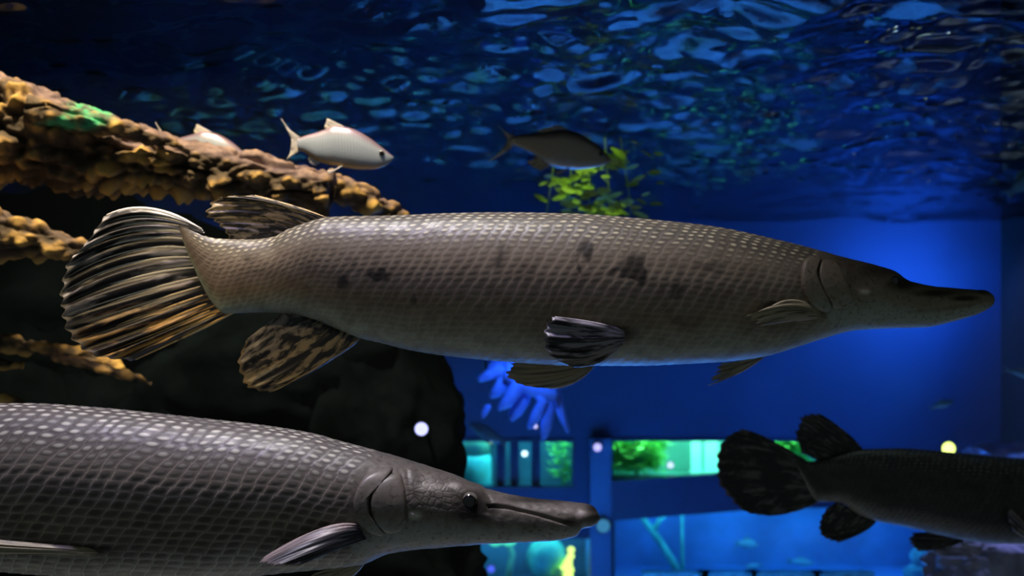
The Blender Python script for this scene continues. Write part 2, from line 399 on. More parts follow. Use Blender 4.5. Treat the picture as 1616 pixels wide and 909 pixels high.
# plants in the green window
for (px, w, lab, sd) in ((1003, 0.24, 'bright green leafy plant filling the left of the green window', 3), (1240, 0.15, 'green leafy plant seen between the dark tail and dorsal fins', 5)):
    y = YB + 0.5; s_ = y / YB; b = Vector((wx(px) * s_, y, nA[4]))
    e = empty('leafy_plant', b, lab, 'plant')
    f_ = leaves('foliage', None, 900, (w, 0.22, 0.17), 0.12, 0.035, M_leaf, e, 0.5, sd); f_.location = (0, 0, 0.25)
    tv, tf = tube([(0, 0, 0), (0.02, 0, 0.1), (0, 0, 0.3)], [0.025, 0.02, 0.012]); mesh('stem', tv, tf, M_stem, e)
# pale uprights to the right of the plant
M_slat = simple('mint_painted_slat', (0.55, 0.95, 0.85), 0.6, 0.1, 4)
for k, (px, w, lab) in enumerate(((1098, 0.05, 'narrow pale mint upright board left of its pair in the green window'), (1122, 0.065, 'wide pale mint upright board nearest the dark tail in the green window'))):
    y = YB + 0.62; v, f = box_vf(-w, w, -0.02, 0.02, 0, nA[5] - nA[4] - 0.06)
    V2, F2 = list(v), list(f)
    v, f = box_vf(-w * 1.25, w * 1.25, -0.028, 0.028, -0.0, 0.05, 8); V2 += v; F2 += f
    tag(mesh('upright_board', V2, F2, M_slat, smooth=False, loc=(wx(px) * y / YB, y, nA[4])), lab, 'board')

# contents of the blue window
yB_ = YB + 0.55
def atB(px, py, Y=yB_): return at(px, py, Y)
M_branch = simple('algae_green_branch', (0.12, 0.75, 0.55), 0.6, 0.25, 6)
e = empty('submerged_branch', atB(1072, 905), 'thin green forked branch standing in the blue window', 'branch')
def brel(pts): return [tuple(atB(*p) - e.location) for p in pts]
for nm, pts, rr in (('limb', [(1071, 906), (1062, 888), (1040, 852), (1012, 815), (990, 790)], [0.045, 0.04, 0.036, 0.032, 0.026]),
                    ('twig', [(1030, 840), (1040, 822), (1062, 800)], [0.03, 0.028, 0.02]),
                    ('upright_stem', [(1078, 906), (1077, 880), (1076, 805)], [0.02, 0.018, 0.016])):
    tv, tf = tube(brel(pts), rr); mesh(nm, tv, tf, M_branch, e)

def rock(name, c, r, mat, seed=1, n=28, amp=0.28, freq=2.0, parent=None, flat=0.0):
    th = np.linspace(0, math.pi, n); ph = np.linspace(0, 2 * math.pi, 2 * n, endpoint=False)
    T_, P_ = np.meshgrid(th, ph, indexing='ij')
    D = np.stack([np.sin(T_) * np.cos(P_), np.sin(T_) * np.sin(P_), np.cos(T_)], -1).reshape(-1, 3)
    k = 1 + amp * fbm(D * freq + seed * 3.7, 4, seed) - 0.10 * (worley(D * freq * 2.2 + seed, seed) - 0.5)
    Vv = D * k[:, None] * np.array(r)
    return mesh(name, Vv, grid_faces(n, 2 * n, True), mat, parent, loc=c)
M_cyan = simple('pale_cyan_stone', (0.20, 0.75, 0.85), 0.7, 0.25, 12, 0.2)
for px, py, rx, rz, lab in ((1452, 878, 0.09, 0.07, 'cyan stone under the dark pelvic fin, perched on a larger stone'), (1450, 905, 0.13, 0.08, 'large bright cyan stone at the corner of the blue window')):
    tag(rock('stone', atB(px, py, YB + 0.4), (rx, 0.06, rz), M_cyan, int(px), 14), lab, 'stone')
for k, (px, w) in enumerate(((1030, 16), (1082, 40), (1150, 48), (1240, 60), (1330, 50))):
    q = at(px, 908, YB - 0.10); h = w / F * YB
    V2, F2 = box_vf(-h, h, -0.04, 0.04, -0.06, 0.0); v, f = box_vf(-h * 0.9, h * 0.9, -0.045, -0.03, -0.05, -0.01, 8)
    tag(mesh('sill_block', V2 + v, F2 + f, M_cyan, smooth=False, loc=(q.x, YB - 0.06, q.z + 0.03)), 'pale cyan sill block, %s along the foot of the blue window' % ('first', 'second', 'third', 'fourth', 'fifth')[k], 'block', 'cyan sill blocks')

# contents of the teal windows
M_aqua = simple('aqua_glowing_tank', (0.15, 0.85, 0.75), 0.4, 0.25, 6)
def cyl(r0, r1, h, seg=20, z=0.0, prof=None):
    prof = prof or [(r0, z), (r0, z + h * 0.1), (r1, z + h * 0.9), (r1 * 0.9, z + h)]
    V2 = [(r * math.cos(2*math.pi*k/seg), r * math.sin(2*math.pi*k/seg), zz) for r, zz in prof for k in range(seg)]
    F2 = grid_faces(len(prof), seg, True).tolist() + [tuple(reversed(range(seg))), tuple(range((len(prof)-1)*seg, len(prof)*seg))]
    return V2, F2
q = at(748, 800, YB + 0.42)
e = empty('display_jar', (q.x, q.y, nC[4]), 'aqua glass display jar with green lid in the far teal window', 'jar')
v, f = cyl(0, 0, 0, 22, 0, [(0.15, 0), (0.17, 0.05), (0.165, 0.30), (0.14, 0.34)]); mesh('jar_body', v, f, M_aqua, e)
v, f = cyl(0, 0, 0, 22, 0, [(0.15, 0.34), (0.15, 0.60), (0.11, 0.64)]); mesh('lid', v, f, simple('olive_green_lid', (0.20, 0.50, 0.28), 0.5, 0.3, 5), e)
q = at(888, 800, YB + 0.40)
e = empty('hanging_vine', (q.x, q.y, nC[4]), 'green leafy vine at the right of the far teal window', 'plant')
f_ = leaves('foliage', None, 170, (0.10, 0.1, 0.26), 0.09, 0.03, M_leaf, e, 0.5, 8); f_.location = (0, 0, 0.36)
tv, tf = tube([(0, 0, 0), (0.02, 0, 0.3), (0.03, 0, 0.62)], [0.02, 0.015, 0.01]); mesh('stem', tv, tf, M_stem, e)
# mullions of the teal window
for k, px in enumerate((790, 812, 846)):
    v, f = box_vf(-0.04, 0.04, 0, 0.05, wz(772), wz(693)); o_ = mesh('trim_%d' % (3 + k), v, f, M_frame, smooth=False, loc=(wx(px), YB + 0.065, 0)); struct(o_)
# low window: globe, green lamp on a stem, glowing plant, rail
q = at(862, 880, YB + 0.35)
gz_ = q.z - nD[4]
e = empty('teal_globe', (q.x, q.y, nD[4]), 'round green-teal globe below the near snout', 'globe')
g_ = rock('sphere', (0, 0, gz_), (0.19, 0.16, 0.19), simple('green_teal_glass', (0.10, 0.55, 0.38), 0.25, 0.3, 4), 3, 20, 0.03, 1.0, e)
v, f = cyl(0.11, 0.08, gz_ - 0.16); mesh('foot', v, f, M_frame, e)
for k in range(2):
    tv, tf = tube([(0.03, -0.19, gz_ - 0.10), (0.09 + 0.03 * k, -0.22, gz_ - 0.05 - 0.05 * k), (0.16, -0.22, gz_ - 0.08 - 0.07 * k)], [0.012, 0.03, 0.006]); mesh('leaf', tv, tf, M_leaf2, e)
def lamp(px, py, Y, r, col, st, lab, name='spot_lamp'):
    q = at(px, py, Y); e = empty(name, q, lab, 'lamp')
    th = np.linspace(0, math.pi / 2, 7); prof = [(r * math.sin(a), -r * 0.55 * math.cos(a)) for a in th]; prof[0] = (r * 0.05, prof[0][1])
    V2 = [(a * math.cos(2*math.pi*k/20), b, a * math.sin(2*math.pi*k/20)) for a, b in prof for k in range(20)]
    mesh('lens', V2, grid_faces(7, 20, True), emitter('lit_lens', col, st), e)
    pr = [(r * 1.12, 0.0), (r * 1.15, r * 0.2), (r * 0.8, r * 1.6), (r * 0.3, r * 1.9)]
    V2 = [(a * math.cos(2*math.pi*k/20), b, a * math.sin(2*math.pi*k/20)) for a, b in pr for k in range(20)]
    mesh('housing', V2, grid_faces(4, 20, True).tolist() + [tuple(range(60, 80))], M_frame, e)
    return e
VIO = (0.45, 0.45, 1.0)
le_ = lamp(665, 677, 3.15, 0.021, (0.50, 0.52, 1.0), 1.7, 'round violet-white lamp glowing on the dark rock')
tv, tf = tube([(0, 0.03, 0), (0, 0.15, -0.01), (-0.02, 0.32, -0.03)], [0.006, 0.006, 0.006], 6); mesh('bracket', tv, tf, M_frame, le_)
lamp(943, 706, YB - 0.2, 0.035, VIO, 1.6, 'small violet lamp on the pillar top left of the green window')
lamp(828, 716, YB + 0.2, 0.026, (0.7, 0.95, 1.0), 3.0, 'tiny white lamp in the middle of the far teal window')
lamp(845, 673, 4.6, 0.010, (0.6, 0.6, 1.0), 1.2, 'tiny violet lamp under the blue coral')
lamp(773, 697, YB - 0.1, 0.022, (0.35, 0.8, 0.7), 0.7, 'tiny pale green lamp over the display jar')
lamp(1058, 734, YB + 0.1, 0.03, (0.7, 0.8, 1.0), 1.6, 'tiny white lamp at the sill of the green window')
lamp(1497, 708, YB - 0.2, 0.055, (0.75, 1.0, 0.22), 3.0, 'yellow-green lamp shining above the dark fish back')
lamp(775, 898, YB + 0.1, 0.035, (0.10, 0.16, 1.0), 1.1, 'deep blue lamp low beside the green stemmed lamps')
lamp(952, 830, YB - 0.2, 0.06, (0.08, 0.42, 0.85), 0.55, 'soft blue lamp on the pillar beside the near snout')
q = at(805, 930, YB + 0.3)
e = empty('stem_lamp', q, 'twin green lamp heads on a curved pale stem below the near snout', 'lamp')
tv, tf = tube([tuple(at(*p, YB + 0.3) - q) for p in ((800, 925), (805, 895), (809, 875), (803, 858))], [0.03, 0.03, 0.028, 0.026]); mesh('stem', tv, tf, M_stem, e)
M_glow = emitter('green_lit_glass', (0.10, 0.95, 0.55), 1.0)
for px in (782, 803):
    hd = rock('lamp_head', tuple(at(px, 852, YB + 0.3) - q), (0.075, 0.05, 0.06), M_glow, 2, 12, 0.0, 1, e)
q = at(893, 930, YB + 0.2)
e = empty('glowing_plant', q, 'yellow-green glowing tree of round beads below the near snout tip', 'plant')
M_bead = emitter('yellow_green_lit_bead', (0.72, 1.0, 0.18), 2.2)
for (px, py, r) in ((901, 868, 9), (899, 879, 9), (896, 888, 12), (891, 897, 12), (900, 899, 10), (887, 906, 12), (897, 909, 12), (893, 920, 14), (903, 878, 6), (886, 915, 11)):
    rr = r / F * YB * 0.62; rock('bead', tuple(at(px, py, YB + 0.2) - q), (rr, rr, rr), M_bead, px, 10, 0.12, 2, e)
V2, F2 = box_vf(wx(615), wx(755), YB - 0.10, YB - 0.04, wz(896), wz(890)); v, f = box_vf(wx(643), wx(655), YB - 0.11, YB - 0.03, wz(905), wz(886), 8)
o_ = mesh('trim_6', V2 + v, F2 + f, M_cyan, smooth=False); struct(o_, 'pale teal rail below the near gill')

# ------------------------------------------------------------------ gars
def poly_dist(X, Z, pts):
    """distance of points to a polyline, all in px units"""
    d = np.full(X.shape, 1e9)
    for (ax, az), (bx, bz) in zip(pts[:-1], pts[1:]):
        vx, vz = bx - ax, bz - az; t = np.clip(((X - ax) * vx + (Z - az) * vz) / (vx*vx + vz*vz + 1e-9), 0, 1)
        d = np.minimum(d, np.hypot(X - ax - t * vx, Z - az - t * vz))
    return d

class Gar:
    """a fish laid out in units of one frame pixel at its own distance D"""
    def __init__(s, D, top, bot, width, cx, cz, label, spine=None, nexp=2.15):
        s.D = D; s.mpp = D / F; s.top = pchip(*zip(*top)); s.bot = pchip(*zip(*bot)); s.w = pchip(*zip(*width))
        s.spine = pchip(*zip(*spine)) if spine else (lambda x: np.zeros_like(np.asarray(x, float)))
        s.x0 = max(top[0][0], bot[0][0]); s.x1 = min(top[-1][0], bot[-1][0]); s.n = nexp
        s.o = np.array([(cx - CX), 0.0, (CY - cz)])
        s.root = empty('alligator_gar', (s.o[0] * s.mpp, D, s.o[2] * s.mpp), label, 'fish')
    def to(s, P):      # px-unit points -> local metres
        return (np.asarray(P, float) - s.o) * s.mpp
    def P(s, px, py, dy):   # frame pixel at depth offset dy (px units, negative = nearer)
        k = 1 + np.asarray(dy, float) / F
        return np.stack([(np.asarray(px, float) - CX) * k, np.broadcast_to(dy, np.shape(px)).astype(float), (CY - np.asarray(py, float)) * k], -1)
    def half(s, X, Z):
        """half width of the body at px-unit (x, row) position"""
        t, b = s.top(X), s.bot(X); mid = (t + b) / 2; h = np.maximum((b - t) / 2, 1e-3)
        c = np.clip(np.abs(Z - mid) / h, 0, 0.999)
        return s.w(X) * (1 - c ** s.n) ** (1 / s.n)
    def body(s, mat, nx, nr, sl, sh, amp, gill_x, tilt=0.5, grooves=(), hmax=None, tail_x=None, bumps=(), darks=(), cheek=(), pales=()):
        L = s.x1 - s.x0; u = np.linspace(0, 1, nx)
        x = s.x0 + L * u
        x = np.concatenate([x[:-1], s.x1 - (x[-1] - x[-2]) * np.array([0.75, 0.5, 0.3, 0.15, 0.05, 0.0])]); nx = len(x)
        t, b = s.top(x), s.bot(x); mid = (t + b) / 2; h = np.maximum((b - t) / 2, 0.15); w = np.maximum(s.w(x), 0.15)
        th = np.linspace(0, 2 * math.pi, nr, endpoint=False)
        sy = np.sign(np.sin(th)) * np.abs(np.sin(th)) ** (2 / s.n); cz = np.sign(np.cos(th)) * np.abs(np.cos(th)) ** (2 / s.n)
        Y = -w[:, None] * sy[None, :]; Z = mid[:, None] - h[:, None] * cz[None, :]; X = np.repeat(x[:, None], nr, 1)
        hm = hmax or h.max(); rel = (h / hm) ** 0.45
        dx = np.gradient(x); ss = np.cumsum(dx / (sl * np.maximum(rel, 0.3)))
        hn = nr // 2
        seg = np.hypot(np.diff(Y[:, :hn + 1], axis=1), np.diff(Z[:, :hn + 1], axis=1)); arc = np.concatenate([np.zeros((nx, 1)), np.cumsum(seg, 1)], 1)
        A = np.zeros((nx, nr)); A[:, :hn + 1] = arc; A[:, hn + 1:] = arc[:, 1:hn][:, ::-1]
        T = A / (sh * np.maximum(rel[:, None], 0.3))
        k = tilt * sh / sl * 1.0
        W3 = np.stack([X.ravel(), Y.ravel(), Z.ravel()], 1) / (sl * 3.5)
        T = T + 0.35 * fbm(W3 + 7, 2, 41).reshape(X.shape) * sstep(0, 2, T)
        S = ss[:, None] + T * k + 0.32 * fbm(W3, 2, 40).reshape(X.shape)
        V = np.abs(((th + math.pi) % (2 * math.pi)) - math.pi) / math.pi; V = np.repeat(V[None, :], nx, 0)
        # opercle line leans; scales stop there
        gx = np.interp(mid[:, None] * 0 + (Z - t[:, None]) / (2 * h[:, None]), [0, 0.15, 0.5, 0.8, 1.0], np.array(gill_x))
        Hm = sstep(-3, 5, X - gx); Mk = 1 - Hm
        if tail_x is not None: Mk = Mk * sstep(tail_x - 20, tail_x + 10, X)
        fs = S + 0.08 * np.sin(np.floor(T) * 2.4); fs = fs - np.floor(fs); ft = T - np.floor(T)
        ridge = (1 - fs) ** 1.3 * sstep(0, 0.10, fs) * (0.85 + 0.15 * np.sin(np.pi * ft))
        disp = amp * ridge * Mk * np.clip(h / hm, 0.3, 1)[:, None]
        Nn = np.stack([Y / (w[:, None] ** 2), (Z - mid[:, None]) / (h[:, None] ** 2)], -1); Nn /= np.linalg.norm(Nn, axis=-1, keepdims=True) + 1e-9
        P3 = np.stack([X.ravel(), Y.ravel(), Z.ravel()], 1)
        tipf = sstep(0, 25, s.x1 - X)
        disp = disp + Hm * tipf * amp * (0.45 * fbm(P3 / 16.0, 3, 5).reshape(X.shape) + 0.5 * (0.5 - worley(P3 / 9.0, 3).reshape(X.shape)) * sstep(0.75, 0.4, V))
        side = sstep(2, 10, np.abs(Y))
        # project the near-side picture position of every vertex so that grooves fall where they were measured
        kk = 1.0 / (1 - np.abs(Y) / F); XP = (X - CX) * kk + CX; ZP = (Z - CY) * kk + CY
        for pts, wd, dp in grooves:
            disp = disp - side * dp * np.exp(-(poly_dist(XP, ZP, pts) / wd) ** 2)
        for (bx, bz, rx, rz, am) in bumps:
            disp = disp + side * am * np.exp(-(((XP - bx) / rx) ** 2 + ((ZP - bz) / rz) ** 2))
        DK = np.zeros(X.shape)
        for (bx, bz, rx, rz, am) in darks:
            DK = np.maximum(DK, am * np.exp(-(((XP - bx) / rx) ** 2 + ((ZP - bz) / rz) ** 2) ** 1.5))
        CH = np.zeros(X.shape); PL = np.zeros(X.shape)
        for A_, lst in ((CH, cheek), (PL, pales)):
            for (bx, bz, rx, rz, am) in lst: A_[:] = np.maximum(A_, am * np.exp(-(((XP - bx) / rx) ** 2 + ((ZP - bz) / rz) ** 2) ** 1.5))
        Y = Y + disp * Nn[..., 0]; Z = Z + disp * Nn[..., 1]
        Y = Y + s.spine(X)
        G = np.stack([X - CX, Y, CY - Z], -1).reshape(-1, 3)
        Vv = s.to(G); Fa = grid_faces(nx, nr, True).tolist()
        Fa.append(tuple(range(nr))); Fa.append(tuple(reversed(range((nx - 1) * nr, nx * nr))))
        attrs = {'sc': np.stack([S.ravel() + 40, T.ravel(), Mk.ravel()], 1), 'vv': np.stack([V.ravel(), Hm.ravel(), DK.ravel()], 1), 'hd': np.stack([CH.ravel(), PL.ravel(), CH.ravel()], 1)}
        return mesh('body', Vv, Fa, mat, s.root, True, attrs)
    def plate(s, name, outline, mat, rise=4.0, head_v=None, c=None):
        """bony plate hugging the flank, on both sides"""
        o = np.array(outline, float); n = len(o); closed = np.vstack([o, o[:1]])
        seg = np.r_[0, np.cumsum(np.hypot(*np.diff(closed, axis=0).T))]; q = np.linspace(0, seg[-1], 64, endpoint=False)
        ox = np.interp(q, seg, closed[:, 0]); oz = np.interp(q, seg, closed[:, 1])
        for _ in range(2):
            ox = (np.roll(ox, 1) + 2 * ox + np.roll(ox, -1)) / 4; oz = (np.roll(oz, 1) + 2 * oz + np.roll(oz, -1)) / 4
        cx, cz = c if c else (ox.mean(), oz.mean())
        rr = np.array([0.02, 0.25, 0.5, 0.7, 0.82, 0.9, 0.95, 0.985, 1.0, 1.0]); up = np.array([1, 1, 1, 0.97, 0.93, 0.86, 0.72, 0.45, 0.0, -1.5])
        for sg in (-1, 1):
            px = cx + rr[:, None] * (ox - cx); pz = cz + rr[:, None] * (oz - cz)
            X, Z = px, pz
            for _ in range(3):      # picture position -> position on the body at its own depth
                hw = s.half(X, Z); kq = 1 - hw / F; X = (px - CX) * kq + CX; Z = (pz - CY) * kq + CY
            hw = s.half(X, Z) + rise * up[:, None] + 0.3 * fbm(np.stack([X.ravel(), Z.ravel(), 0 * X.ravel()], 1) / 7, 3, 9).reshape(X.shape) * (rr[:, None] < 0.9)
            G = np.stack([X - CX, sg * hw + s.spine(X), CY - Z], -1).reshape(-1, 3)
            t, b = s.top(X), s.bot(X); V = np.clip((Z - t) / (b - t), 0, 1); V = np.arccos(np.clip(1 - 2 * V, -1, 1)) / math.pi
            fa = grid_faces(len(rr), 64, True)
            if sg > 0: fa = fa[:, ::-1]
            mesh(name, s.to(G), fa, mat, s.root, True, {'sc': np.zeros((V.size, 3)), 'vv': np.stack([V.ravel(), np.ones(V.size), 0 * X.ravel()], 1)})
    def fin(s, name, rays, mat, ray_mat, n=11, th=2.4, ray_r=2.2, ruffle=2.0, sub=5, ns=22, scallop=0.0, seed=0, ray_to=0.96, far=False):
        """rays: control rays [(px,py,dy) root, mid, tip]; the rest are interpolated between them"""
        R = np.array(rays, float); m = len(R); cr = np.linspace(0, 1, m)
        nr = n * sub + 1; r = np.linspace(0, 1, nr); sv = np.linspace(0, 1, ns)
        fx = [[pchip(cr, R[:, k, c]) for c in range(3)] for k in range(R.shape[1])]
        def surf(r, sv):
            rg = np.random.RandomState(seed + 5)
            K = np.stack([np.stack([f(r) for f in fx[k]], -1) for k in range(len(fx))], 0)   # (3, nr, 3)
            ph = np.cos(2 * math.pi * r * (n - 1))   # +1 on a ray
            ln = 1 + scallop * (ph - 1) * 0.5 + scallop * 0.8 * np.interp(r, np.linspace(0, 1, 9), rg.uniform(-1, 1, 9))
            q = sv[None, :] * ln[:, None]
            a, b, c = K[0][:, None, :], K[1][:, None, :], K[2][:, None, :]
            qq = q[..., None]; ctrl = 2 * b - 0.5 * (a + c)
            P = (1-qq)**2 * a + 2 * qq * (1-qq) * ctrl + qq**2 * c
            P[..., 2] += ruffle * ph[:, None] * np.sin(np.clip(sv, 0, 1) * math.pi * 0.5)[None, :] + ruffle * 1.2 * np.sin(r * 19 + seed)[:, None] * (sv ** 2)[None, :]
            return P, ph
        P, ph = surf(r, sv)
        thk = th * (1 - 0.72 * sv)[None, :] * (0.65 + 0.35 * ph[:, None]) + 0.25
        def conv(Pq, off):
            dy = Pq[..., 2] + off; return s.P(Pq[..., 0].ravel(), Pq[..., 1].ravel(), dy.ravel())
        A = conv(P, -thk); B = conv(P, thk)
        N = nr * ns; fa = grid_faces(nr, ns); fb = grid_faces(nr, ns, off=N)[:, ::-1]
        rim = []
        loop = [i * ns for i in range(nr)] + [(nr - 1) * ns + j for j in range(1, ns)] + [i * ns + ns - 1 for i in range(nr - 2, -1, -1)] + [j for j in range(ns - 2, 0, -1)]
        for a, b in zip(loop, loop[1:] + loop[:1]): rim.append((a, b, b + N, a + N))
        rs = np.stack([np.repeat(r, ns), np.tile(sv, nr), np.full(N, seed * 3.1)], 1)
        ob = mesh(name, s.to(np.concatenate([A, B])), fa.tolist() + fb.tolist() + rim, mat, s.root, True, {'rs': np.concatenate([rs, rs])})
        # the bony rays, one mesh each
        for k in range(n):
            rk = np.array([k / (n - 1.0)]); sq = np.linspace(0.0, ray_to, 14)
            Pk, _ = surf(rk, sq); L = conv(Pk, 0.0)
            rad = ray_r * (1 - 0.75 * sq) * (0.35 + 0.65 * sstep(0, 0.3, sq)) + 0.35
            tv, tf = tube(L, rad, 6)
            rsr = np.stack([np.full(len(tv), rk[0]), np.r_[np.repeat(sq, 6), 0, 1], np.full(len(tv), seed * 3.1 + k)], 1)
            mesh('fin_ray', s.to(tv), tf, ray_mat, ob, True, {'rs': rsr})
        return ob
    def eye(s, px, py, r, mat_i, mat_p, depth=0.5):
        X, Z = float(px), float(py)
        for _ in range(3):
            hw = float(s.half(np.array([X]), np.array([Z]))[0]); k = 1 - hw / F; X = (px - CX) * k + CX; Z = (py - CY) * k + CY
        for sg in (-1, 1):
            c = s.to(np.array([[X - CX, sg * (hw - r * depth) + float(s.spine(np.array([X]))[0]), CY - Z]]))[0]
            for nm, rad, mt, par in (('eye', r, mat_i, None), ('pupil', r * 0.78, mat_p, 1)):
                th = np.linspace(0, math.pi, 13); ph = np.linspace(0, 2 * math.pi, 24, endpoint=False); T_, P_ = np.meshgrid(th, ph, indexing='ij')
                D = np.stack([np.sin(T_) * np.cos(P_), -np.cos(T_), np.sin(T_) * np.sin(P_)], -1).reshape(-1, 3) * rad * s.mpp
                if nm == 'pupil': D[:, 1] = D[:, 1] * 0.50 + sg * r * 0.62 * s.mpp
                o = mesh(nm, D, grid_faces(13, 24, True), mt, s.root if not par else last)
                if not par: o.location = c; last = o

M_eye = simple('grey_iris', (0.13, 0.12, 0.10), 0.2, 0.3, 60, 0, 0.6)
M_pupil = simple('black_pupil', (0.004, 0.004, 0.005), 0.08, 0.1, 10, 0, 0.8)

# fin of measured rays: the tuple order is (px, py, dy)
def ray(*p): return [tuple(q) if len(q) == 3 else (q[0], q[1], 0.0) for q in p]

M_ray_tail = fin_mat('cream_fin_ray', (0.85, 0.80, 0.72), (0.95, 0.60, 0.20), thr=0.33, stretch=(0.0, 3.0))
M_fin_tail = fin_mat('striped_tail_membrane', (0.42, 0.40, 0.38), (0.80, 0.46, 0.14), thr=0.54, stretch=(17, 2.2))
M_fin_dark = fin_mat('spotted_fin_membrane', (0.34, 0.26, 0.15), (0.22, 0.19, 0.17), thr=0.50, stretch=(12, 4.5))
M_ray_warm = fin_mat('tan_fin_ray', (0.85, 0.60, 0.26), (0.60, 0.46, 0.30), thr=0.42, stretch=(0.0, 4.0))
M_fin_grey = fin_mat('grey_purple_fin_membrane', (0.26, 0.24, 0.28), (0.30, 0.26, 0.24), thr=0.46, stretch=(10, 2.0))
M_ray_grey = fin_mat('grey_fin_ray', (0.36, 0.33, 0.36), (0.36, 0.31, 0.28), thr=0.42, stretch=(0.0, 2.0))
M_fin_pale = fin_mat('pale_olive_fin_membrane', (0.34, 0.29, 0.18), (0.36, 0.32, 0.24), darkc=(0.06, 0.05, 0.035), thr=0.42, stretch=(14, 2.0))
M_ray_pale = fin_mat('pale_fin_ray', (0.52, 0.44, 0.30), (0.46, 0.40, 0.30), darkc=(0.14, 0.11, 0.07), thr=0.40, stretch=(0.0, 2.0))

# --- the large gar across the middle
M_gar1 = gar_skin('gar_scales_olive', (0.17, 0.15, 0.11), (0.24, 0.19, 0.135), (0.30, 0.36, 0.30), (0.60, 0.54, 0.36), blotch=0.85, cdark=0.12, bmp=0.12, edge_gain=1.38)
g1 = Gar(1.75,
    [(292, 353), (313, 366), (349, 378), (397, 379), (432, 375), (456, 363), (488, 351), (519, 343), (620, 340), (700, 336.5), (784, 335), (897, 337), (1009, 345), (1120, 357), (1221, 378), (1277, 392), (1326, 406), (1393, 424), (1427, 443), (1467, 452), (1510, 456), (1540, 459), (1552, 464), (1558, 474.5)],
    [(292, 364), (305, 402), (318, 432), (330, 458), (345, 482), (360, 495), (377, 494), (416, 493), (452, 494), (500, 505), (540, 522), (567, 533), (600, 541), (650, 553), (700, 561), (800, 571), (900, 577), (1000, 577), (1080, 574), (1133, 571), (1200, 563), (1249, 549), (1291, 535), (1340, 522), (1397, 518), (1453, 516), (1502, 505), (1534, 494), (1550, 485), (1558, 476)],
    [(292, 1), (305, 5), (335, 15), (380, 28), (430, 38), (500, 55), (600, 72), (750, 86), (950, 92), (1100, 88), (1200, 80), (1270, 71), (1330, 60), (1390, 49), (1430, 40), (1470, 33), (1530, 28), (1550, 18), (1558, 1)],
    900, 460, 'large olive-grey alligator gar swimming across the middle, dark blotches on its tail half',
    spine=[(290, -28), (450, -6), (700, 8), (1000, 4), (1300, -6), (1560, -22)])
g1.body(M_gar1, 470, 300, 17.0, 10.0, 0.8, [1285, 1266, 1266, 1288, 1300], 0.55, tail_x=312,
    grooves=[([(1383, 506), (1418, 494), (1485, 487), (1530, 480), (1540, 474)], 2.2, 3.0), ([(1319, 418), (1340, 456), (1352, 470)], 1.8, 2.2), ([(1340, 470), (1380, 474), (1420, 462)], 2.5, 1.2)],
    bumps=[(1362, 463, 12, 7, 3.0), (1405, 436, 16, 9, 3.0), (1543, 462, 10, 6, 2.0)],
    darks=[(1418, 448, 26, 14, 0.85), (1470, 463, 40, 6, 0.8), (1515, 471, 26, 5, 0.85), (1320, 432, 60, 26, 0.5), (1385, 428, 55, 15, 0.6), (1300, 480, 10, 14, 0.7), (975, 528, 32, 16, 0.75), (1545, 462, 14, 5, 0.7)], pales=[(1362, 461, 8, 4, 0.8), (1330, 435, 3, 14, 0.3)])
g1.plate('gill_flap', [(1294, 404), (1278, 403), (1267, 410), (1263, 424), (1262, 440), (1264, 456), (1270, 472), (1282, 486), (1300, 494), (1312, 490), (1303, 470), (1293, 452), (1287, 434), (1286, 418)], M_gar1, 10.0, c=(1277, 440))
g1.plate('gill_cover', [(1292, 412), (1306, 408), (1320, 416), (1328, 434), (1338, 456), (1346, 474), (1334, 486), (1314, 488), (1302, 470), (1293, 450), (1288, 430)], M_gar1, 8.0)
g1.eye(1408, 443, 9, M_eye, M_pupil)
g1.fin('caudal_fin', [ray((318, 362, -24), (236, 330, -30), (166, 341, -34)), ray((322, 368, -24), (222, 352, -32), (134, 384, -38)), ray((326, 384, -24), (212, 378, -32), (104, 420, -40)), ray((332, 408, -22), (206, 416, -30), (89, 468, -38)),
    ray((340, 432, -20), (215, 462, -28), (96, 500, -34)), ray((348, 456, -20), (228, 498, -26), (113, 536, -30)), ray((358, 478, -18), (246, 526, -22), (150, 563, -26)), ray((370, 492, -16), (292, 530, -20), (205, 571, -22))],
    M_fin_tail, M_ray_tail, n=15, th=1.8, ray_r=3.8, ruffle=6.0, scallop=0.03, seed=1)
g1.fin('dorsal_fin', [ray((519, 345, 0), (450, 322, -2), (395, 307, -4)), ray((505, 350, 0), (425, 320, -3), (338, 314, -6)), ray((480, 357, 0), (405, 338, -3), (328, 338, -8)), ray((452, 369, 0), (400, 358, -3), (344, 355, -6)), ray((405, 382, -4), (385, 380, -4), (360, 376, -4))],
    M_fin_dark, M_ray_warm, n=10, th=3.0, ray_r=2.3, ruffle=2.0, scallop=0.05, seed=2)
g1.fin('anal_fin', [ray((568, 531, 0), (540, 556, -4), (470, 598, -8)), ray((548, 526, 0), (500, 575, -5), (425, 618, -10)), ray((525, 517, 0), (462, 565, -5), (384, 610, -10)), ray((495, 504, 0), (435, 540, -5), (374, 575, -8)), ray((455, 492, 0), (425, 510, -3), (388, 538, -6))],
    M_fin_dark, M_ray_grey, n=10, th=3.0, ray_r=2.0, ruffle=1.6, scallop=0.03, seed=3)
g1.fin('pelvic_fin', [ray((985, 522, -78), (925, 508, -96), (868, 500, -110)), ray((986, 529, -78), (925, 526, -98), (858, 520, -114)), ray((985, 537, -77), (922, 546, -100), (854, 541, -116)), ray((980, 545, -75), (922, 564, -98), (868, 562, -112)), ray((972, 552, -72), (935, 574, -92), (896, 577, -104))],
    M_fin_grey, M_ray_grey, n=8, th=3.4, ray_r=3.2, ruffle=3.0, scallop=0.04, seed=4)
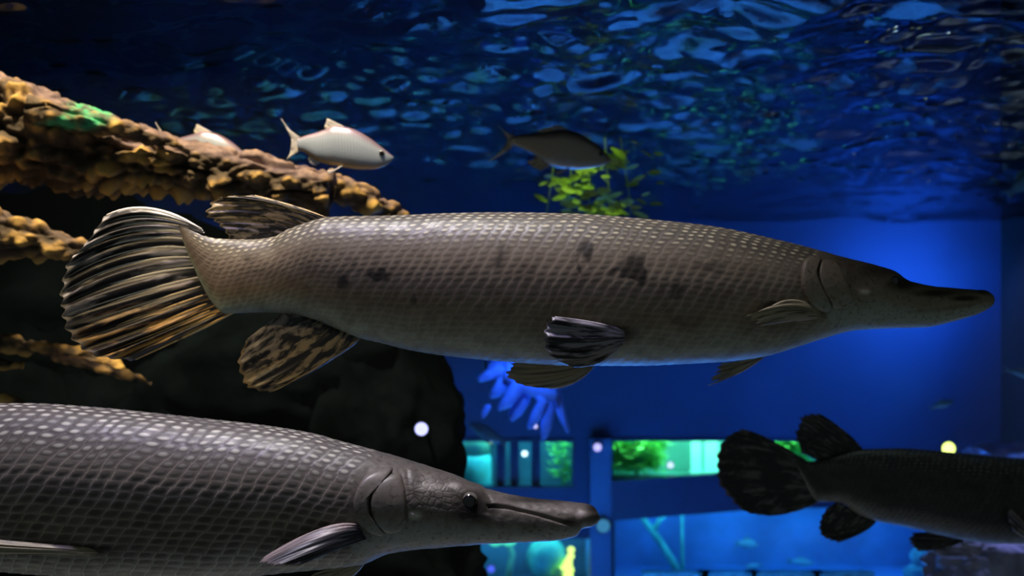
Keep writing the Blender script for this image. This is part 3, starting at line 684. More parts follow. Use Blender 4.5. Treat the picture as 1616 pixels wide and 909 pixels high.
g1.fin('pelvic_fin', [ray((952, 560, 36), (880, 572, 44), (806, 573, 48)), ray((950, 566, 36), (885, 585, 46), (799, 590, 50)), ray((946, 570, 36), (890, 598, 46), (822, 608, 52)), ray((940, 574, 36), (905, 604, 44), (862, 613, 50))],
    M_fin_pale, M_ray_pale, n=8, th=3.0, ray_r=2.0, ruffle=1.6, scallop=0.03, seed=5)
g1.fin('pectoral_fin', [ray((1293, 490, -72), (1246, 474, -92), (1206, 494, -96)), ray((1294, 494, -72), (1245, 484, -96), (1176, 500, -98)), ray((1294, 498, -72), (1248, 496, -94), (1190, 512, -97)), ray((1292, 502, -70), (1250, 506, -88), (1202, 514, -94))],
    M_fin_pale, M_ray_pale, n=7, th=2.4, ray_r=1.8, ruffle=1.8, scallop=0.08, seed=6)
g1.fin('pectoral_fin', [ray((1212, 556, 40), (1168, 570, 54), (1134, 573, 62)), ray((1210, 560, 40), (1165, 578, 56), (1126, 592, 64)), ray((1206, 563, 40), (1166, 588, 56), (1121, 607, 64))],
    M_fin_pale, M_ray_pale, n=6, th=2.4, ray_r=2.0, ruffle=1.5, scallop=0.10, seed=7)

M_fin_dusk = fin_mat('dusky_rose_fin_membrane', (0.30, 0.24, 0.24), (0.05, 0.05, 0.06), thr=0.46, stretch=(10, 1.5), split=(0.10, 0.42))
M_ray_dusk = fin_mat('rose_edge_fin_ray', (0.48, 0.38, 0.36), (0.08, 0.08, 0.09), thr=0.40, stretch=(0, 1.5), split=(0.10, 0.42))
# --- the near gar at the lower left
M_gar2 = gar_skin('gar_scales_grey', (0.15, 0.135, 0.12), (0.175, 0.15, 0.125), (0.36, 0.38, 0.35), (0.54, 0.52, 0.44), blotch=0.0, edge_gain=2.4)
g2 = Gar(1.38,
    [(-700, 716), (-560, 700), (-420, 672), (-250, 650), (-100, 639), (41, 637), (143, 643), (238, 652.5), (334, 663), (413, 672), (500, 687), (524, 694), (589, 711), (640, 725), (666, 733), (717, 749), (750, 763), (782, 774), (846, 785), (900, 790), (927, 794), (939, 801), (946, 813)],
    [(-700, 800), (-560, 830), (-420, 852), (-250, 872), (-100, 886), (0, 896), (95, 903), (200, 909), (330, 910), (400, 905), (460, 899), (524, 893), (573, 887), (621, 869), (701, 860), (750, 856), (814, 852), (880, 847.5), (903, 843), (911, 838), (916, 830), (930, 827), (940, 822), (946, 815)],
    [(-700, 24), (-560, 45), (-420, 66), (-250, 88), (-50, 104), (150, 112), (334, 108), (460, 98), (557, 88), (640, 74), (717, 58), (750, 52), (800, 43), (870, 38), (920, 34), (938, 22), (946, 1)],
    120, 780, 'near grey alligator gar at the lower left with sharp scales and open dark eye',
    spine=[(-700, 60), (-300, 10), (100, -4), (500, -2), (946, -16)])
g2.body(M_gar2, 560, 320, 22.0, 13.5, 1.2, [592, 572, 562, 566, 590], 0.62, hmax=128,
    grooves=[([(772, 797), (800, 798), (850, 810), (890, 822), (914, 829)], 2.4, 4.5), ([(643, 742), (648, 775), (650, 806)], 1.8, 2.5), ([(652, 808), (700, 812), (742, 815)], 2.5, 1.5), ([(764, 770), (775, 790), (768, 806)], 3.0, 2.0)],
    bumps=[(742, 776, 22, 8, 3.0), (935, 806, 12, 8, 2.5), (781, 792, 14, 5, 2.0), (690, 775, 34, 22, 1.5)],
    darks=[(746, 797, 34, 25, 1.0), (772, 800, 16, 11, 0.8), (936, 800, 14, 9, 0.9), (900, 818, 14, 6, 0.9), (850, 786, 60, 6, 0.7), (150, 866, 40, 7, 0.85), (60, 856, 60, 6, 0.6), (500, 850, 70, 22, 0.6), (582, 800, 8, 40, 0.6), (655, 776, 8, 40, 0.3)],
    cheek=[(690, 782, 46, 30, 1.0)], pales=[(654, 812, 11, 7, 0.9), (715, 765, 10, 5, 0.5), (680, 768, 22, 7, 0.35)])
g2.plate('gill_flap', [(622, 735), (604, 737), (588, 743), (574, 753), (564, 770), (559, 788), (560, 808), (567, 826), (580, 838), (604, 846), (612, 840), (596, 832), (586, 815), (583, 792), (586, 770), (598, 754), (620, 744)], M_gar2, 13.0, c=(572, 792))
g2.plate('gill_cover', [(622, 744), (634, 746), (640, 770), (643, 800), (646, 822), (634, 838), (612, 841), (596, 830), (588, 812), (585, 792), (588, 772), (600, 755)], M_gar2, 13.0)
g2.eye(741, 790, 13.5, M_eye, M_pupil, 0.55)
g2.fin('pectoral_fin', [ray((566, 829, -92), (500, 838, -120), (406, 887, -140)), ray((570, 836, -92), (512, 848, -128), (412, 890, -160)), ray((574, 844, -90), (520, 860, -130), (432, 893, -172)), ray((578, 850, -86), (530, 866, -120), (470, 893, -160))],
    M_fin_dusk, M_ray_dusk, n=7, th=3.0, ray_r=2.6, ruffle=1.2, scallop=0.02, seed=11)
g2.fin('pectoral_fin', [ray((580, 880, 40), (540, 892, 60), (492, 907, 70)), ray((578, 886, 40), (540, 906, 60), (486, 925, 72)), ray((574, 890, 40), (548, 915, 60), (505, 945, 72))], M_fin_pale, M_ray_pale, n=6, th=3.0, ray_r=2.2, ruffle=1.2, seed=12)
g2.fin('pelvic_fin', [ray((166, 868, -92), (90, 862, -124), (-30, 850, -150)), ray((168, 872, -92), (90, 868, -126), (-34, 862, -156)), ray((166, 876, -90), (90, 874, -124), (-30, 874, -156))], M_fin_pale, M_ray_pale, n=6, th=3.2, ray_r=2.4, ruffle=1.4, seed=13)
g2.fin('caudal_fin', [ray((-690, 716, 60), (-790, 690, 70), (-900, 700, 80)), ray((-700, 758, 60), (-830, 770, 70), (-980, 800, 80)), ray((-680, 806, 60), (-790, 860, 70), (-880, 900, 80))], M_fin_tail, M_ray_tail, n=13, th=4, ray_r=3, seed=14)
g2.fin('dorsal_fin', [ray((-440, 674, 20), (-540, 630, 20), (-640, 610, 20)), ray((-500, 688, 24), (-600, 655, 24), (-680, 650, 24)), ray((-560, 702, 30), (-610, 690, 30), (-650, 695, 30))], M_fin_dark, M_ray_warm, n=8, seed=15)

# --- the dark gar leaving at the lower right
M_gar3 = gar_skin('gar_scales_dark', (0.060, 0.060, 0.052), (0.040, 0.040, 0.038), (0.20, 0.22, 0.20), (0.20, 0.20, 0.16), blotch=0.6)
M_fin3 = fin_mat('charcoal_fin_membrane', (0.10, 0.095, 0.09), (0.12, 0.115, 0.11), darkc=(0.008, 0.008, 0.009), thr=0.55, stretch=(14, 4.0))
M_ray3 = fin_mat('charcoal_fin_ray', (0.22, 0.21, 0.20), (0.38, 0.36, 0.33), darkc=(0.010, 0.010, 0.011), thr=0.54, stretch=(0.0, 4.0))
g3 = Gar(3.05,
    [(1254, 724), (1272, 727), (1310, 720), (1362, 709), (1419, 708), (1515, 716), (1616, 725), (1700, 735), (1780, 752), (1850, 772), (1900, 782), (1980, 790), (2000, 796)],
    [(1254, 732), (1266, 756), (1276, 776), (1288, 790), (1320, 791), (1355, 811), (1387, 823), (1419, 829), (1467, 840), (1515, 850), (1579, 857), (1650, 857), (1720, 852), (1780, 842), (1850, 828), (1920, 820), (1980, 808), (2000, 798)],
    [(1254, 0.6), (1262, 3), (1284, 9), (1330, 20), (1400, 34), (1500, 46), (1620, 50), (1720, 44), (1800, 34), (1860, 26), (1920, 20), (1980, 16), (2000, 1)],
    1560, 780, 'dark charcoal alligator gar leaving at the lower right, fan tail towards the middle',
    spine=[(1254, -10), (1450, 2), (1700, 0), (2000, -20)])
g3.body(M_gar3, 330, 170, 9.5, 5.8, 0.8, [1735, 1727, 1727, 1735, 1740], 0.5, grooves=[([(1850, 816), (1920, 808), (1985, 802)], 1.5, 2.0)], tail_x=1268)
g3.plate('gill_cover', [(1742, 745), (1730, 760), (1726, 785), (1732, 810), (1748, 822), (1772, 815), (1768, 780), (1760, 752)], M_gar3, 3)
g3.eye(1850, 792, 5, M_eye, M_pupil)
g3.fin('caudal_fin', [ray((1276, 730, -8), (1210, 692, -12), (1168, 677, -14)), ray((1278, 734, -8), (1200, 704, -12), (1146, 690, -16)), ray((1282, 744, -8), (1195, 726, -13), (1132, 724, -18)), ray((1286, 758, -8), (1200, 756, -13), (1134, 758, -18)), ray((1290, 770, -8), (1212, 782, -12), (1152, 790, -16)), ray((1294, 780, -8), (1230, 800, -10), (1180, 810, -14)), ray((1300, 786, -8), (1256, 806, -10), (1210, 814, -12))],
    M_fin3, M_ray3, n=14, th=1.8, ray_r=1.5, ruffle=1.2, scallop=0.04, seed=21)
g3.fin('dorsal_fin', [ray((1362, 711, 0), (1334, 682, -2), (1290, 651, -4)), ray((1345, 714, 0), (1310, 684, -2), (1266, 658, -4)), ray((1325, 718, 0), (1292, 702, -2), (1257, 686, -4)), ray((1290, 726, -3), (1278, 720, -3), (1264, 714, -4))], M_fin3, M_ray3, n=9, th=1.6, ray_r=1.4, ruffle=1.0, scallop=0.05, seed=22)
g3.fin('anal_fin', [ray((1384, 821, 0), (1360, 840, -2), (1322, 856, -4)), ray((1365, 813, 0), (1335, 840, -2), (1298, 848, -4)), ray((1345, 804, 0), (1318, 822, -2), (1292, 826, -4)), ray((1322, 791, 0), (1314, 798, -2), (1304, 804, -4))], M_fin3, M_ray3, n=8, th=1.6, ray_r=1.4, ruffle=1.0, scallop=0.05, seed=23)
g3.fin('pelvic_fin', [ray((1520, 850, 16), (1480, 842, 20), (1440, 841, 24)), ray((1520, 854, 16), (1478, 852, 20), (1434, 852, 24)), ray((1516, 856, 16), (1480, 866, 20), (1448, 869, 24))], M_fin3, M_ray3, n=7, th=1.6, ray_r=1.4, ruffle=0.8, scallop=0.04, seed=24)
g3.fin('pelvic_fin', [ray((1632, 842, -44), (1612, 822, -56), (1594, 803, -60)), ray((1634, 848, -44), (1612, 832, -58), (1590, 812, -62)), ray((1630, 854, -44), (1612, 845, -56), (1598, 836, -60))], M_fin_grey, M_ray_pale, n=6, th=1.6, ray_r=1.3, ruffle=0.8, scallop=0.04, seed=25)

# ------------------------------------------------------------------ silver fish
def silver_mat(name, back, side, belly, rough=0.3, metal=0.35):
    t = NT(name); V, H, XN = t.attr('vv'); S, T, M = t.attr('sc')
    fs = t.math('FRACT', S); ft = t.math('FRACT', T)
    d = t.math('SQRT', t.math('ADD', t.math('POWER', t.math('SUBTRACT', fs, 0.5), 2.0), t.math('POWER', t.math('SUBTRACT', ft, 0.5), 2.0)))
    n = t.noise(30, 3); v2 = t.math('ADD', V, t.math('MULTIPLY', t.math('SUBTRACT', n, 0.5), 0.12))
    c = t.ramp(v2, [(0, back), (0.18, back), (0.36, side), (0.66, side), (0.82, belly), (1, belly)])
    c = t.mix(t.math('MULTIPLY', t.map(d, 0.35, 0.62), 0.6), c, t.mix(1.0, c, (0.5, 0.48, 0.5), 'MULTIPLY'))
    return t.bsdf(c, rough, 0.6, t.bump(d, 0.25, 0.001), Metallic=metal)

class Small(Gar):
    def __init__(s, D, top, bot, wfac, cx, cz, label, name, cat, group=None, spine=None):
        xs = np.linspace(max(top[0][0], bot[0][0]), min(top[-1][0], bot[-1][0]), 14); tf, bf = pchip(*zip(*top)), pchip(*zip(*bot))
        wd = [(x, max(0.5, (bf(x) - tf(x)) / 2 * wfac)) for x in xs]
        Gar.__init__(s, D, top, bot, wd, cx, cz, label, spine)
        s.root.name = name; s.root['category'] = cat
        if group: s.root['group'] = group

def copy_tree(o, parent=None):
    c = o.copy(); C.objects.link(c); c.parent = parent
    for ch in list(o.children): copy_tree(ch, c)
    return c

M_silver = silver_mat('silver_pink_scales', (0.30, 0.21, 0.30), (0.50, 0.57, 0.72), (0.60, 0.36, 0.14))
M_sfin = fin_mat('pale_silver_fin', (0.55, 0.52, 0.55), (0.55, 0.50, 0.45), darkc=(0.30, 0.28, 0.30), thr=0.4, stretch=(10, 2))
DA = 2.45
fa_ = Small(DA, [(470, 219), (480, 215), (497, 210), (512, 205), (529, 199), (548, 201), (567, 208), (582, 217), (598, 229), (612, 240), (621, 247.5)],
    [(470, 237), (480, 240), (490, 247), (500, 254), (520, 260), (545, 265), (570, 268), (592, 267), (607, 262), (616, 256), (621, 249.5)], 0.42, 535, 235,
    'whole silver fish with pink-tinged back hovering above the driftwood', 'silver_fish', 'fish', 'silver shoal fish')
fa_.body(M_silver, 90, 48, 4.5, 4.0, 0.15, [592, 590, 589, 590, 592], 0.0)
fa_.eye(602, 242, 5.0, M_eye, M_pupil, 0.4)
fa_.fin('caudal_fin', [ray((474, 217), (458, 206), (443, 186)), ray((473, 223), (464, 215), (454, 207)), ray((472, 228), (466, 225), (460, 222)), ray((472, 232), (464, 237), (458, 240)), ray((473, 238), (462, 245), (451, 254))], M_sfin, M_sfin, n=8, th=1.0, ray_r=0.7, ruffle=0.4, ns=10, sub=3)
fa_.fin('dorsal_fin', [ray((548, 203), (532, 195), (516, 187)), ray((535, 202), (526, 197), (515, 192)), ray((516, 206), (514, 203), (512, 200))], M_sfin, M_sfin, n=6, th=0.8, ray_r=0.6, ruffle=0.3, ns=8, sub=3)
fa_.fin('anal_fin', [ray((508, 255), (502, 258), (498, 262)), ray((498, 251), (494, 255), (490, 258)), ray((488, 245), (487, 248), (486, 250))], M_sfin, M_sfin, n=5, th=0.8, ray_r=0.6, ruffle=0.3, ns=8, sub=3)
fa_.fin('pelvic_fin', [ray((540, 262, -8), (528, 268, -10), (516, 270, -12)), ray((536, 263, -8), (527, 270, -10), (518, 274, -12))], M_sfin, M_sfin, n=4, th=0.8, ray_r=0.6, ruffle=0.3, ns=8, sub=3)
# the one half hidden by the driftwood
cb = copy_tree(fa_.root); cb['label'] = 'silver fish half hidden behind the driftwood, only its back showing'
DB = 2.75; cb.scale = (0.90 * DB / DA,) * 3; cb.location = at(325, 240, DB); cb.rotation_euler[1] = math.radians(3)

M_dusk = silver_mat('dusky_silver_scales', (0.045, 0.04, 0.04), (0.26, 0.24, 0.21), (0.40, 0.46, 0.50), 0.28, 0.3)
M_dfin = fin_mat('dusky_fin', (0.30, 0.27, 0.20), (0.36, 0.30, 0.20), darkc=(0.12, 0.11, 0.10), thr=0.45, stretch=(10, 2))
fc = Small(3.1, [(806, 215), (820, 212), (840, 210.5), (856, 209), (872, 206), (887, 204), (905, 207), (924, 215), (940, 226), (952, 237), (960, 245), (965, 251)],
    [(806, 226), (820, 232), (834, 239), (846, 246), (858, 255), (869, 261), (888, 266), (908, 267), (930, 265), (950, 261), (960, 257), (965, 252.5)], 0.45, 880, 235,
    'dark dusky-silver fish swimming right under the blue ripples', 'silver_fish', 'fish', 'silver shoal fish', spine=[(800, 12), (870, 0), (965, 4)])
fc.body(M_dusk, 90, 48, 4.5, 4.0, 0.15, [936, 934, 933, 934, 936], 0.0)
fc.eye(948, 243, 4.0, M_eye, M_pupil, 0.4)
fc.fin('caudal_fin', [ray((812, 213, 12), (800, 210, 14), (784, 196, 18)), ray((811, 217, 12), (803, 215, 14), (795, 210, 16)), ray((811, 220, 12), (806, 221, 14), (801, 221, 16)), ray((811, 224, 12), (800, 232, 14), (792, 236, 16)), ray((812, 229, 12), (794, 242, 15), (769, 256, 18))], M_dfin, M_dfin, n=8, th=1.0, ray_r=0.7, ruffle=0.4, ns=10, sub=3)
fc.fin('dorsal_fin', [ray((900, 208), (885, 200), (872, 200)), ray((880, 207), (868, 203), (856, 203)), ray((860, 210), (852, 207), (846, 207))], M_dfin, M_dfin, n=6, th=0.8, ray_r=0.6, ruffle=0.3, ns=8, sub=3)
fc.fin('anal_fin', [ray((872, 260), (862, 264), (855, 270)), ray((862, 256), (852, 260), (842, 264)), ray((848, 247), (840, 252), (832, 255))], M_dfin, M_dfin, n=5, th=0.8, ray_r=0.6, ruffle=0.3, ns=8, sub=3)
fc.fin('pelvic_fin', [ray((900, 264, -10), (888, 268, -12), (876, 272, -14)), ray((897, 266, -10), (886, 272, -12), (878, 276, -14))], M_dfin, M_dfin, n=4, th=0.8, ray_r=0.6, ruffle=0.3, ns=8, sub=3)

# faint far fish on the right and behind the coral; two stand for glass reflections
M_far_body = silver_mat('far_teal_scales', (0.06, 0.16, 0.20), (0.10, 0.30, 0.36), (0.12, 0.32, 0.36), 0.4, 0.2)
def far_fish(x0, y0, x1, y1, hgt, D, label, M_far=None, M_far_fin=None):
    """tail at (x0,y0), snout at (x1,y1)"""
    M_far = M_far or M_far_body; M_far_fin = M_far_fin or M_far_tail
    L = math.hypot(x1 - x0, y1 - y0); q = at((x0 + x1) / 2, (y0 + y1) / 2, D)
    s_ = Small(D, [(CX - L*.30, CY - hgt*.18), (CX - L*.1, CY - hgt*.42), (CX + L*.12, CY - hgt*.5), (CX + L*.35, CY - hgt*.28), (CX + L*.5, CY - 0.2)],
        [(CX - L*.30, CY + hgt*.18), (CX - L*.1, CY + hgt*.38), (CX + L*.12, CY + hgt*.5), (CX + L*.35, CY + hgt*.3), (CX + L*.5, CY + 0.2)], 0.45, CX, CY, label, 'small_fish', 'fish')
    s_.body(M_far, 40, 24, 3, 3, 0.05, [CX + L*.3] * 5, 0.0); s_.eye(CX + L*.38, CY - hgt*.08, hgt*.09, M_eye, M_pupil, 0.4)
    s_.fin('caudal_fin', [ray((CX - L*.28, CY - hgt*.16), (CX - L*.4, CY - hgt*.26), (CX - L*.5, CY - hgt*.5)), ray((CX - L*.28, CY), (CX - L*.34, CY), (CX - L*.4, CY)), ray((CX - L*.28, CY + hgt*.16), (CX - L*.4, CY + hgt*.26), (CX - L*.5, CY + hgt*.5))], M_far_fin, M_far_fin, n=6, th=0.5, ray_r=0.4, ruffle=0.2, ns=6, sub=2)
    s_.fin('dorsal_fin', [ray((CX + L*.15, CY - hgt*.47), (CX + L*.05, CY - hgt*.65), (CX - L*.02, CY - hgt*.72)), ray((CX - L*.08, CY - hgt*.42), (CX - L*.1, CY - hgt*.5), (CX - L*.12, CY - hgt*.55))], M_far_fin, M_far_fin, n=4, th=0.5, ray_r=0.4, ruffle=0.2, ns=6, sub=2)
    s_.root.location = q; s_.root.rotation_euler[1] = math.atan2(y1 - y0, x1 - x0)
M_far_tail = fin_mat('far_teal_fin', (0.10, 0.26, 0.30), (0.10, 0.26, 0.30), darkc=(0.05, 0.14, 0.17), thr=0.4, stretch=(8, 2))
far_fish(1584, 312, 1650, 262, 26, 5.5, 'dim teal fish half out of view at the right edge, above the long snout')
far_fish(1466, 645, 1506, 632, 11, 6.5, 'small fish shape standing in for a dim blue glass reflection below the long snout')
far_fish(1582, 582, 1640, 596, 12, 5.5, 'slim fish shape standing in for a dim teal glass reflection, cut by the right edge, level with the snout')
far_fish(805, 704, 738, 666, 20, 5.2, 'slim teal fish pointing up under the blue coral')

M_cy = silver_mat('cyan_tank_fish_scales', (0.15, 0.60, 0.65), (0.25, 0.85, 0.90), (0.30, 0.85, 0.90), 0.4, 0.1)
far_fish(1158, 858, 1198, 860, 17, YB + 0.45, 'plump cyan fish highest in the blue window', M_cy, M_cy)
far_fish(1240, 885, 1286, 890, 13, YB + 0.45, 'slim cyan fish below the dark anal fin in the blue window', M_cy, M_cy)
far_fish(1204, 892, 1176, 896, 11, YB + 0.45, 'smallest cyan fish near the foot of the blue window', M_cy, M_cy)

# ------------------------------------------------------------------ driftwood and rocks
def wood_mat():
    t = NT('lumpy_driftwood'); K, L2, Q = t.attr('wd')     # K = lump height, L2 = crest flag, Q = algae
    n = t.noise(22, 5, 0.6); n2 = t.noise(7, 3)
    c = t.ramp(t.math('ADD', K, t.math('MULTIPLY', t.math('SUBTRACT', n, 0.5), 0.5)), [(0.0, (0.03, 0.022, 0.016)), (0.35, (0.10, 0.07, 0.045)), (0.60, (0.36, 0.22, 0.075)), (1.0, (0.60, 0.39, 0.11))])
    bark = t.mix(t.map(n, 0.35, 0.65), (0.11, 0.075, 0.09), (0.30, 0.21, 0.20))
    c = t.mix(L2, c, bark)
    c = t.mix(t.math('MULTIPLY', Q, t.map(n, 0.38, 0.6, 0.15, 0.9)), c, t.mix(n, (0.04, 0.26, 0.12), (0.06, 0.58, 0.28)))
    return t.bsdf(c, 0.75, 0.25, t.bump(t.math('ADD', n, t.math('MULTIPLY', t.noise(90, 3), 0.4)), 0.5, 0.006))
M_wood = wood_mat()
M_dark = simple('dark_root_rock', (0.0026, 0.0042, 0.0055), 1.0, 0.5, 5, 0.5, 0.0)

def limb(name, path, parent, seed, nl=200, nr=120, lump=0.03, rough=1.0, crest=0.0, algae=None, mat=None, depth=1.0, end=0.0):
    """path: (px, py, radius px, Y distance); px measured at that distance"""
    P = np.array(path, float); q = np.r_[0, np.cumsum(np.hypot(np.diff(P[:, 0]), np.diff(P[:, 1])))]; u = np.linspace(0, q[-1], nl)
    f = [pchip(q, P[:, k]) for k in range(4)]; px, py, r, Y = (g(u) for g in f)
    r = r * np.sqrt(np.clip(1 - ((u / u[-1] - 1) * (nl / 6.0) + 1).clip(0, 1) ** 2, 0.0004, 1))
    Cc = np.stack([(px - CX) / F * Y, Y, (CY - py) / F * Y], 1); R = r / F * Y
    T = np.gradient(Cc, axis=0); T /= np.linalg.norm(T, axis=1)[:, None]
    up = np.array([0, 0, 1.0]); B = np.cross(T, up); B /= np.linalg.norm(B, axis=1)[:, None]; U = np.cross(B, T)
    th = np.linspace(0, 2 * math.pi, nr, endpoint=False); c, s_ = np.cos(th), np.sin(th)
    D = U[:, None, :] * c[None, :, None] + B[:, None, :] * s_[None, :, None] * depth
    G = (Cc[:, None, :] + D * R[:, None, None]).reshape(-1, 3)
    big = fbm(G * 5.5, 3, seed); w1 = worley(G * [21, 28, 26] + seed, seed); w2 = worley(G * 44 + seed, seed + 7)
    cst = np.repeat(c[None, :], nl, 0).ravel()
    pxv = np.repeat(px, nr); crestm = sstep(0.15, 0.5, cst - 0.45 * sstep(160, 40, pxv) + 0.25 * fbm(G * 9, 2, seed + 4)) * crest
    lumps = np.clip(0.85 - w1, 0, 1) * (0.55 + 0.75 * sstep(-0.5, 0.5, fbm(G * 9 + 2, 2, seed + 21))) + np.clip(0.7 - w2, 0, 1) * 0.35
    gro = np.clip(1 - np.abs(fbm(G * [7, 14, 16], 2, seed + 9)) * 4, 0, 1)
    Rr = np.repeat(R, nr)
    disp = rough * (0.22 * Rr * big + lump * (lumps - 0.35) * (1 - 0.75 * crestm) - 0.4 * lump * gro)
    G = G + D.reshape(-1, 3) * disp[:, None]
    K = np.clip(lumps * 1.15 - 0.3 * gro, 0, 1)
    Q = np.zeros(len(G))
    if algae is not None:
        for (ax, ay, ar) in algae:
            gx = G[:, 0] / G[:, 1] * F + CX; gy = CY - G[:, 2] / G[:, 1] * F
            Q = np.maximum(Q, sstep(1.0, 0.55, np.hypot((gx - ax) / ar[0], (gy - ay) / ar[1]) + 0.5 * fbm(G * 12, 3, 2)))
    base = Vector(parent.location) if parent is not None else Vector((0, 0, 0))
    fc_ = grid_faces(nl, nr, True).tolist(); fc_.append(tuple(range(nr))); fc_.append(tuple(reversed(range((nl - 1) * nr, nl * nr))))
    return mesh(name, G - np.array(base), fc_, mat or M_wood, parent, True, {'wd': np.stack([K, crestm, Q], 1)})

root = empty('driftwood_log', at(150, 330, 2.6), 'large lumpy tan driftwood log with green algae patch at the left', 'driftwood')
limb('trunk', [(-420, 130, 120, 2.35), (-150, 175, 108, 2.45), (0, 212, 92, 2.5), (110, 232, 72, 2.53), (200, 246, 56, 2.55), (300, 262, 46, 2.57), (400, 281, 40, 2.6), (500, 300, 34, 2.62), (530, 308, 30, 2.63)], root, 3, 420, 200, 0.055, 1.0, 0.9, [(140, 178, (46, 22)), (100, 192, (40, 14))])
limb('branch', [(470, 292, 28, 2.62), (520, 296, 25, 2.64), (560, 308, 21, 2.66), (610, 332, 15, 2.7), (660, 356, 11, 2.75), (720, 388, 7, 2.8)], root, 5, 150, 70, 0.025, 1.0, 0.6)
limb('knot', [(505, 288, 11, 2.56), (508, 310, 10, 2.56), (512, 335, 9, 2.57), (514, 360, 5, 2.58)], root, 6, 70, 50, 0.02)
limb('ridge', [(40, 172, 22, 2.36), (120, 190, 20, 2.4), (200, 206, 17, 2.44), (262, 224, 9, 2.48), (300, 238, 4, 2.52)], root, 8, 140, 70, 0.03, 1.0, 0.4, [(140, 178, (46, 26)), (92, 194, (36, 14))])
root2 = empty('driftwood_branch', at(20, 400, 2.4), 'tan knobbly driftwood branch pointing at the spread tail fin', 'driftwood', 'lower driftwood branches')
limb('limb', [(-260, 320, 46, 2.3), (-100, 345, 42, 2.33), (0, 366, 36, 2.36), (80, 384, 26, 2.38), (140, 398, 18, 2.4), (230, 425, 8, 2.45)], root2, 11, 200, 110, 0.035, 1.0, 0.3)
root3 = empty('driftwood_branch', at(20, 560, 2.5), 'thin brown driftwood branch below the spread tail fin', 'driftwood', 'lower driftwood branches')
limb('limb', [(-200, 520, 24, 2.45), (0, 541, 17, 2.5), (60, 548, 13, 2.5), (110, 558, 10, 2.52), (180, 580, 8, 2.55), (238, 606, 4, 2.6)], root3, 13, 180, 70, 0.022)
limb('twig', [(82, 563, 6, 2.44), (120, 572, 8, 2.45), (170, 584, 8, 2.47), (215, 598, 5, 2.5)], root3, 14, 90, 50, 0.016)
root4 = empty('driftwood_branch', at(0, 640, 2.5), 'short dim driftwood stub at the left edge just above the near fish', 'driftwood', 'lower driftwood branches')
limb('limb', [(-120, 624, 16, 2.48), (0, 632, 9, 2.5), (30, 636, 7, 2.5), (55, 642, 3, 2.52)], root4, 15, 80, 50, 0.014)
root5 = empty('driftwood_branch', at(0, 590, 2.55), 'small knobbly stub at the left edge below the thin branch', 'driftwood', 'lower driftwood branches')
limb('limb', [(-80, 566, 14, 2.55), (0, 572, 10, 2.55), (20, 575, 8, 2.55), (38, 578, 4, 2.56)], root5, 16, 70, 50, 0.016)

# dark root-rock mass under the log
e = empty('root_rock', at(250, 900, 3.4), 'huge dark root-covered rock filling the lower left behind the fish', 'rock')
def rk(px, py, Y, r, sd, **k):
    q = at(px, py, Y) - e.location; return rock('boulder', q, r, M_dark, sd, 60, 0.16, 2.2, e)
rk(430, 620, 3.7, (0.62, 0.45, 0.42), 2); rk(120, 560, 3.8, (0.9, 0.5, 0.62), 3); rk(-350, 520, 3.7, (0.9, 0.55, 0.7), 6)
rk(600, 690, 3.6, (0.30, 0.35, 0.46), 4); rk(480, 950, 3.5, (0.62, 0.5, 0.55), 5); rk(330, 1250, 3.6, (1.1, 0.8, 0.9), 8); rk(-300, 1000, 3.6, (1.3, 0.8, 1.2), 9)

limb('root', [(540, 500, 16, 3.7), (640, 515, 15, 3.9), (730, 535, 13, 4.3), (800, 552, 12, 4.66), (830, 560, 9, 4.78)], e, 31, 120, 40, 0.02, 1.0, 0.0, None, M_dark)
# coral shape added to stand in for a blue reflection
M_coral = simple('blue_stand_in_coral', (0.16, 0.34, 0.95), 0.6, 0.25, 9, 0.2)
YC = 4.6
e = empty('coral_stand_in', at(800, 585, YC), 'bright blue coral shape, stand-in for a reflection, drooping below the large fish belly', 'coral')
def cor(pts, rr, Y=YC):
    tv, tf = tube([tuple(at(p[0], p[1], Y) - e.location) for p in pts], [q / F * Y for q in rr], 10)
    tv = tv + (0.006 * fbm(tv * 30, 2, 5))[:, None] * np.array([1, 1, 1])
    mesh('finger', tv, tf, M_coral, e)
for pts, rr in (([(800, 588), (785, 584), (770, 592), (758, 597)], [11, 10, 9, 5]), ([(800, 592), (792, 608), (782, 620), (774, 627)], [12, 11, 9, 4]), ([(820, 600), (812, 618), (800, 634), (786, 646)], [11, 12, 10, 4]),
                ([(830, 612), (825, 632), (815, 648), (806, 660)], [10, 11, 11, 5]), ([(845, 612), (858, 632), (846, 656), (836, 674)], [10, 10, 9, 5]), ([(858, 618), (866, 645), (862, 674), (858, 692)], [11, 11, 9, 3]),
                ([(868, 606), (880, 628), (886, 654), (896, 681)], [11, 8, 7, 4]), ([(800, 588), (825, 604), (852, 616), (876, 622)], [14, 15, 14, 10]), ([(772, 640), (768, 646), (764, 652), (761, 660)], [5, 5, 5, 2]), ([(800, 580), (830, 585), (850, 590), (880, 600)], [12, 14, 14, 9])):
    cor(pts, rr, YC - random.uniform(0, 0.12))
b_ = rock('coral_base', tuple(at(812, 575, YC + 0.12) - e.location), (0.14, 0.10, 0.11), M_coral, 12, 18, 0.25, 2, e)
spot('coral_lamp', (0.02, 4.15, -0.10), tuple(at(828, 630, YC)), 14, (0.06, 0.24, 1.0), 70, 0.6, 0.04)  # added light hidden behind the gar, brightens the coral shape

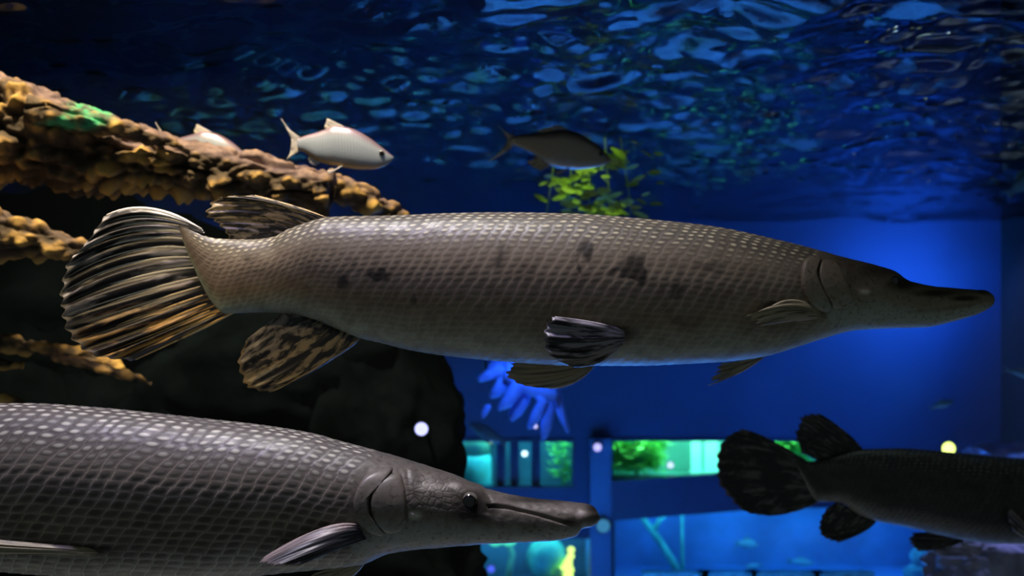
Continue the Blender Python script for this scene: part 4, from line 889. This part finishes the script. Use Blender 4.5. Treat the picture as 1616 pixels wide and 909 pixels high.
# rocks at the lower right
M_prock = simple('violet_lit_reef_rock', (0.30, 0.30, 0.42), 0.7, 0.35, 9, 0.5)
tag(rock('reef_rock', at(1590, 925, 4.2), (0.34, 0.22, 0.21), M_prock, 21, 40, 0.2, 2.4), 'grey-violet reef rock in the bottom right corner', 'rock')
tag(rock('reef_rock', at(1520, 866, 3.7), (0.11, 0.06, 0.03), M_prock, 22, 28, 0.25, 2.4), 'flat violet-blue rock ledge under the dark gar belly', 'rock')
tag(rock('reef_rock', at(1592, 716, 6.6), (0.26, 0.18, 0.07), simple('pale_blue_reef_rock', (0.36, 0.45, 0.90), 0.7, 0.3, 9, 0.4), 23, 32, 0.25, 2.0), 'low blue-violet rock mound behind the dark gar back at the right edge', 'rock')
spot('reef_lamp', (2.9, 5.2, 0.6), (2.4, 4.3, -1.1), 170, (0.34, 0.38, 1.0), 60, 0.8, 0.06)

# leaf cluster added to stand in for green dabs on the ripples
M_lf = simple('olive_dab_leaf', (0.30, 0.46, 0.10), 0.45, 0.4, 5)
e = empty('green_dab_leaves', at(930, 178, 4.0), 'yellow-green leaves added to stand in for green dabs on the ripples above the large fish', 'plant')
lv = []
for k in range(7):
    t_ = k / 6.0; w = 0.5 * math.sin(math.pi * (0.08 + 0.9 * t_)) ** 0.8
    lv += [(t_ - 0.5, -w * 0.36, -0.10 * (t_ - 0.5) ** 2 + 0.05), (t_ - 0.5, 0, -0.10 * (t_ - 0.5) ** 2), (t_ - 0.5, w * 0.36, -0.10 * (t_ - 0.5) ** 2 + 0.05)]
lme = None; rg = random.Random(4)
spots_ = [(rg.gauss(915, 30), rg.uniform(262, 345)) for _ in range(60)] + [(rg.gauss(975, 32), rg.uniform(238, 340)) for _ in range(44)]
for k, (px, py) in enumerate(spots_):
    p = at(px, py, 4.0 + rg.uniform(-0.12, 0.12)) - e.location
    if lme is None:
        o_ = mesh('leaf', lv, grid_faces(7, 3), M_lf, e); lme = o_.data
    else:
        o_ = bpy.data.objects.new('leaf', lme); C.objects.link(o_); o_.parent = e
    o_.location = p; q = rg.uniform(0.035, 0.085); o_.scale = (q, q, q)
    o_.rotation_euler = (rg.uniform(0.6, 2.4), rg.uniform(-0.5, 0.6), rg.uniform(-0.5, 0.5))
for k in range(5):
    x = 0.13 * (k - 2) * 0.6
    tv, tf = tube([(x * 0.8, 0, -0.10), (x * 0.9, 0.02, -0.2), (x, 0.0, -0.30), (x * 1.1, 0.01, -0.40)], [0.002, 0.003, 0.003, 0.002], 5); mesh('stem', tv, tf, M_lf, e)
spot('plant_lamp', (0.15, 3.5, 2.4), tuple(at(920, 315, 4.0)), 140, (0.70, 1.0, 0.15), 12, 0.8, 0.04)  # added narrow yellow-green light that brightens the leaves

# haze hanging in the far water
tv = NT('hazy_water'); vs = tv.n('ShaderNodeVolumeScatter'); vs.inputs['Color'].default_value = (0.5, 0.75, 1, 1); vs.inputs['Density'].default_value = 0.022; vs.inputs['Anisotropy'].default_value = 0.2
tv.t.links.new(vs.outputs[0], tv.out.inputs['Volume'])
v_, f_ = box_vf(XL + 0.02, XR - 0.02, 2.9, YB - 0.3, BED + 0.3, SURF - 0.08); struct(mesh('water_body', v_, f_, tv.m, smooth=False), 'hazy blue tank water')
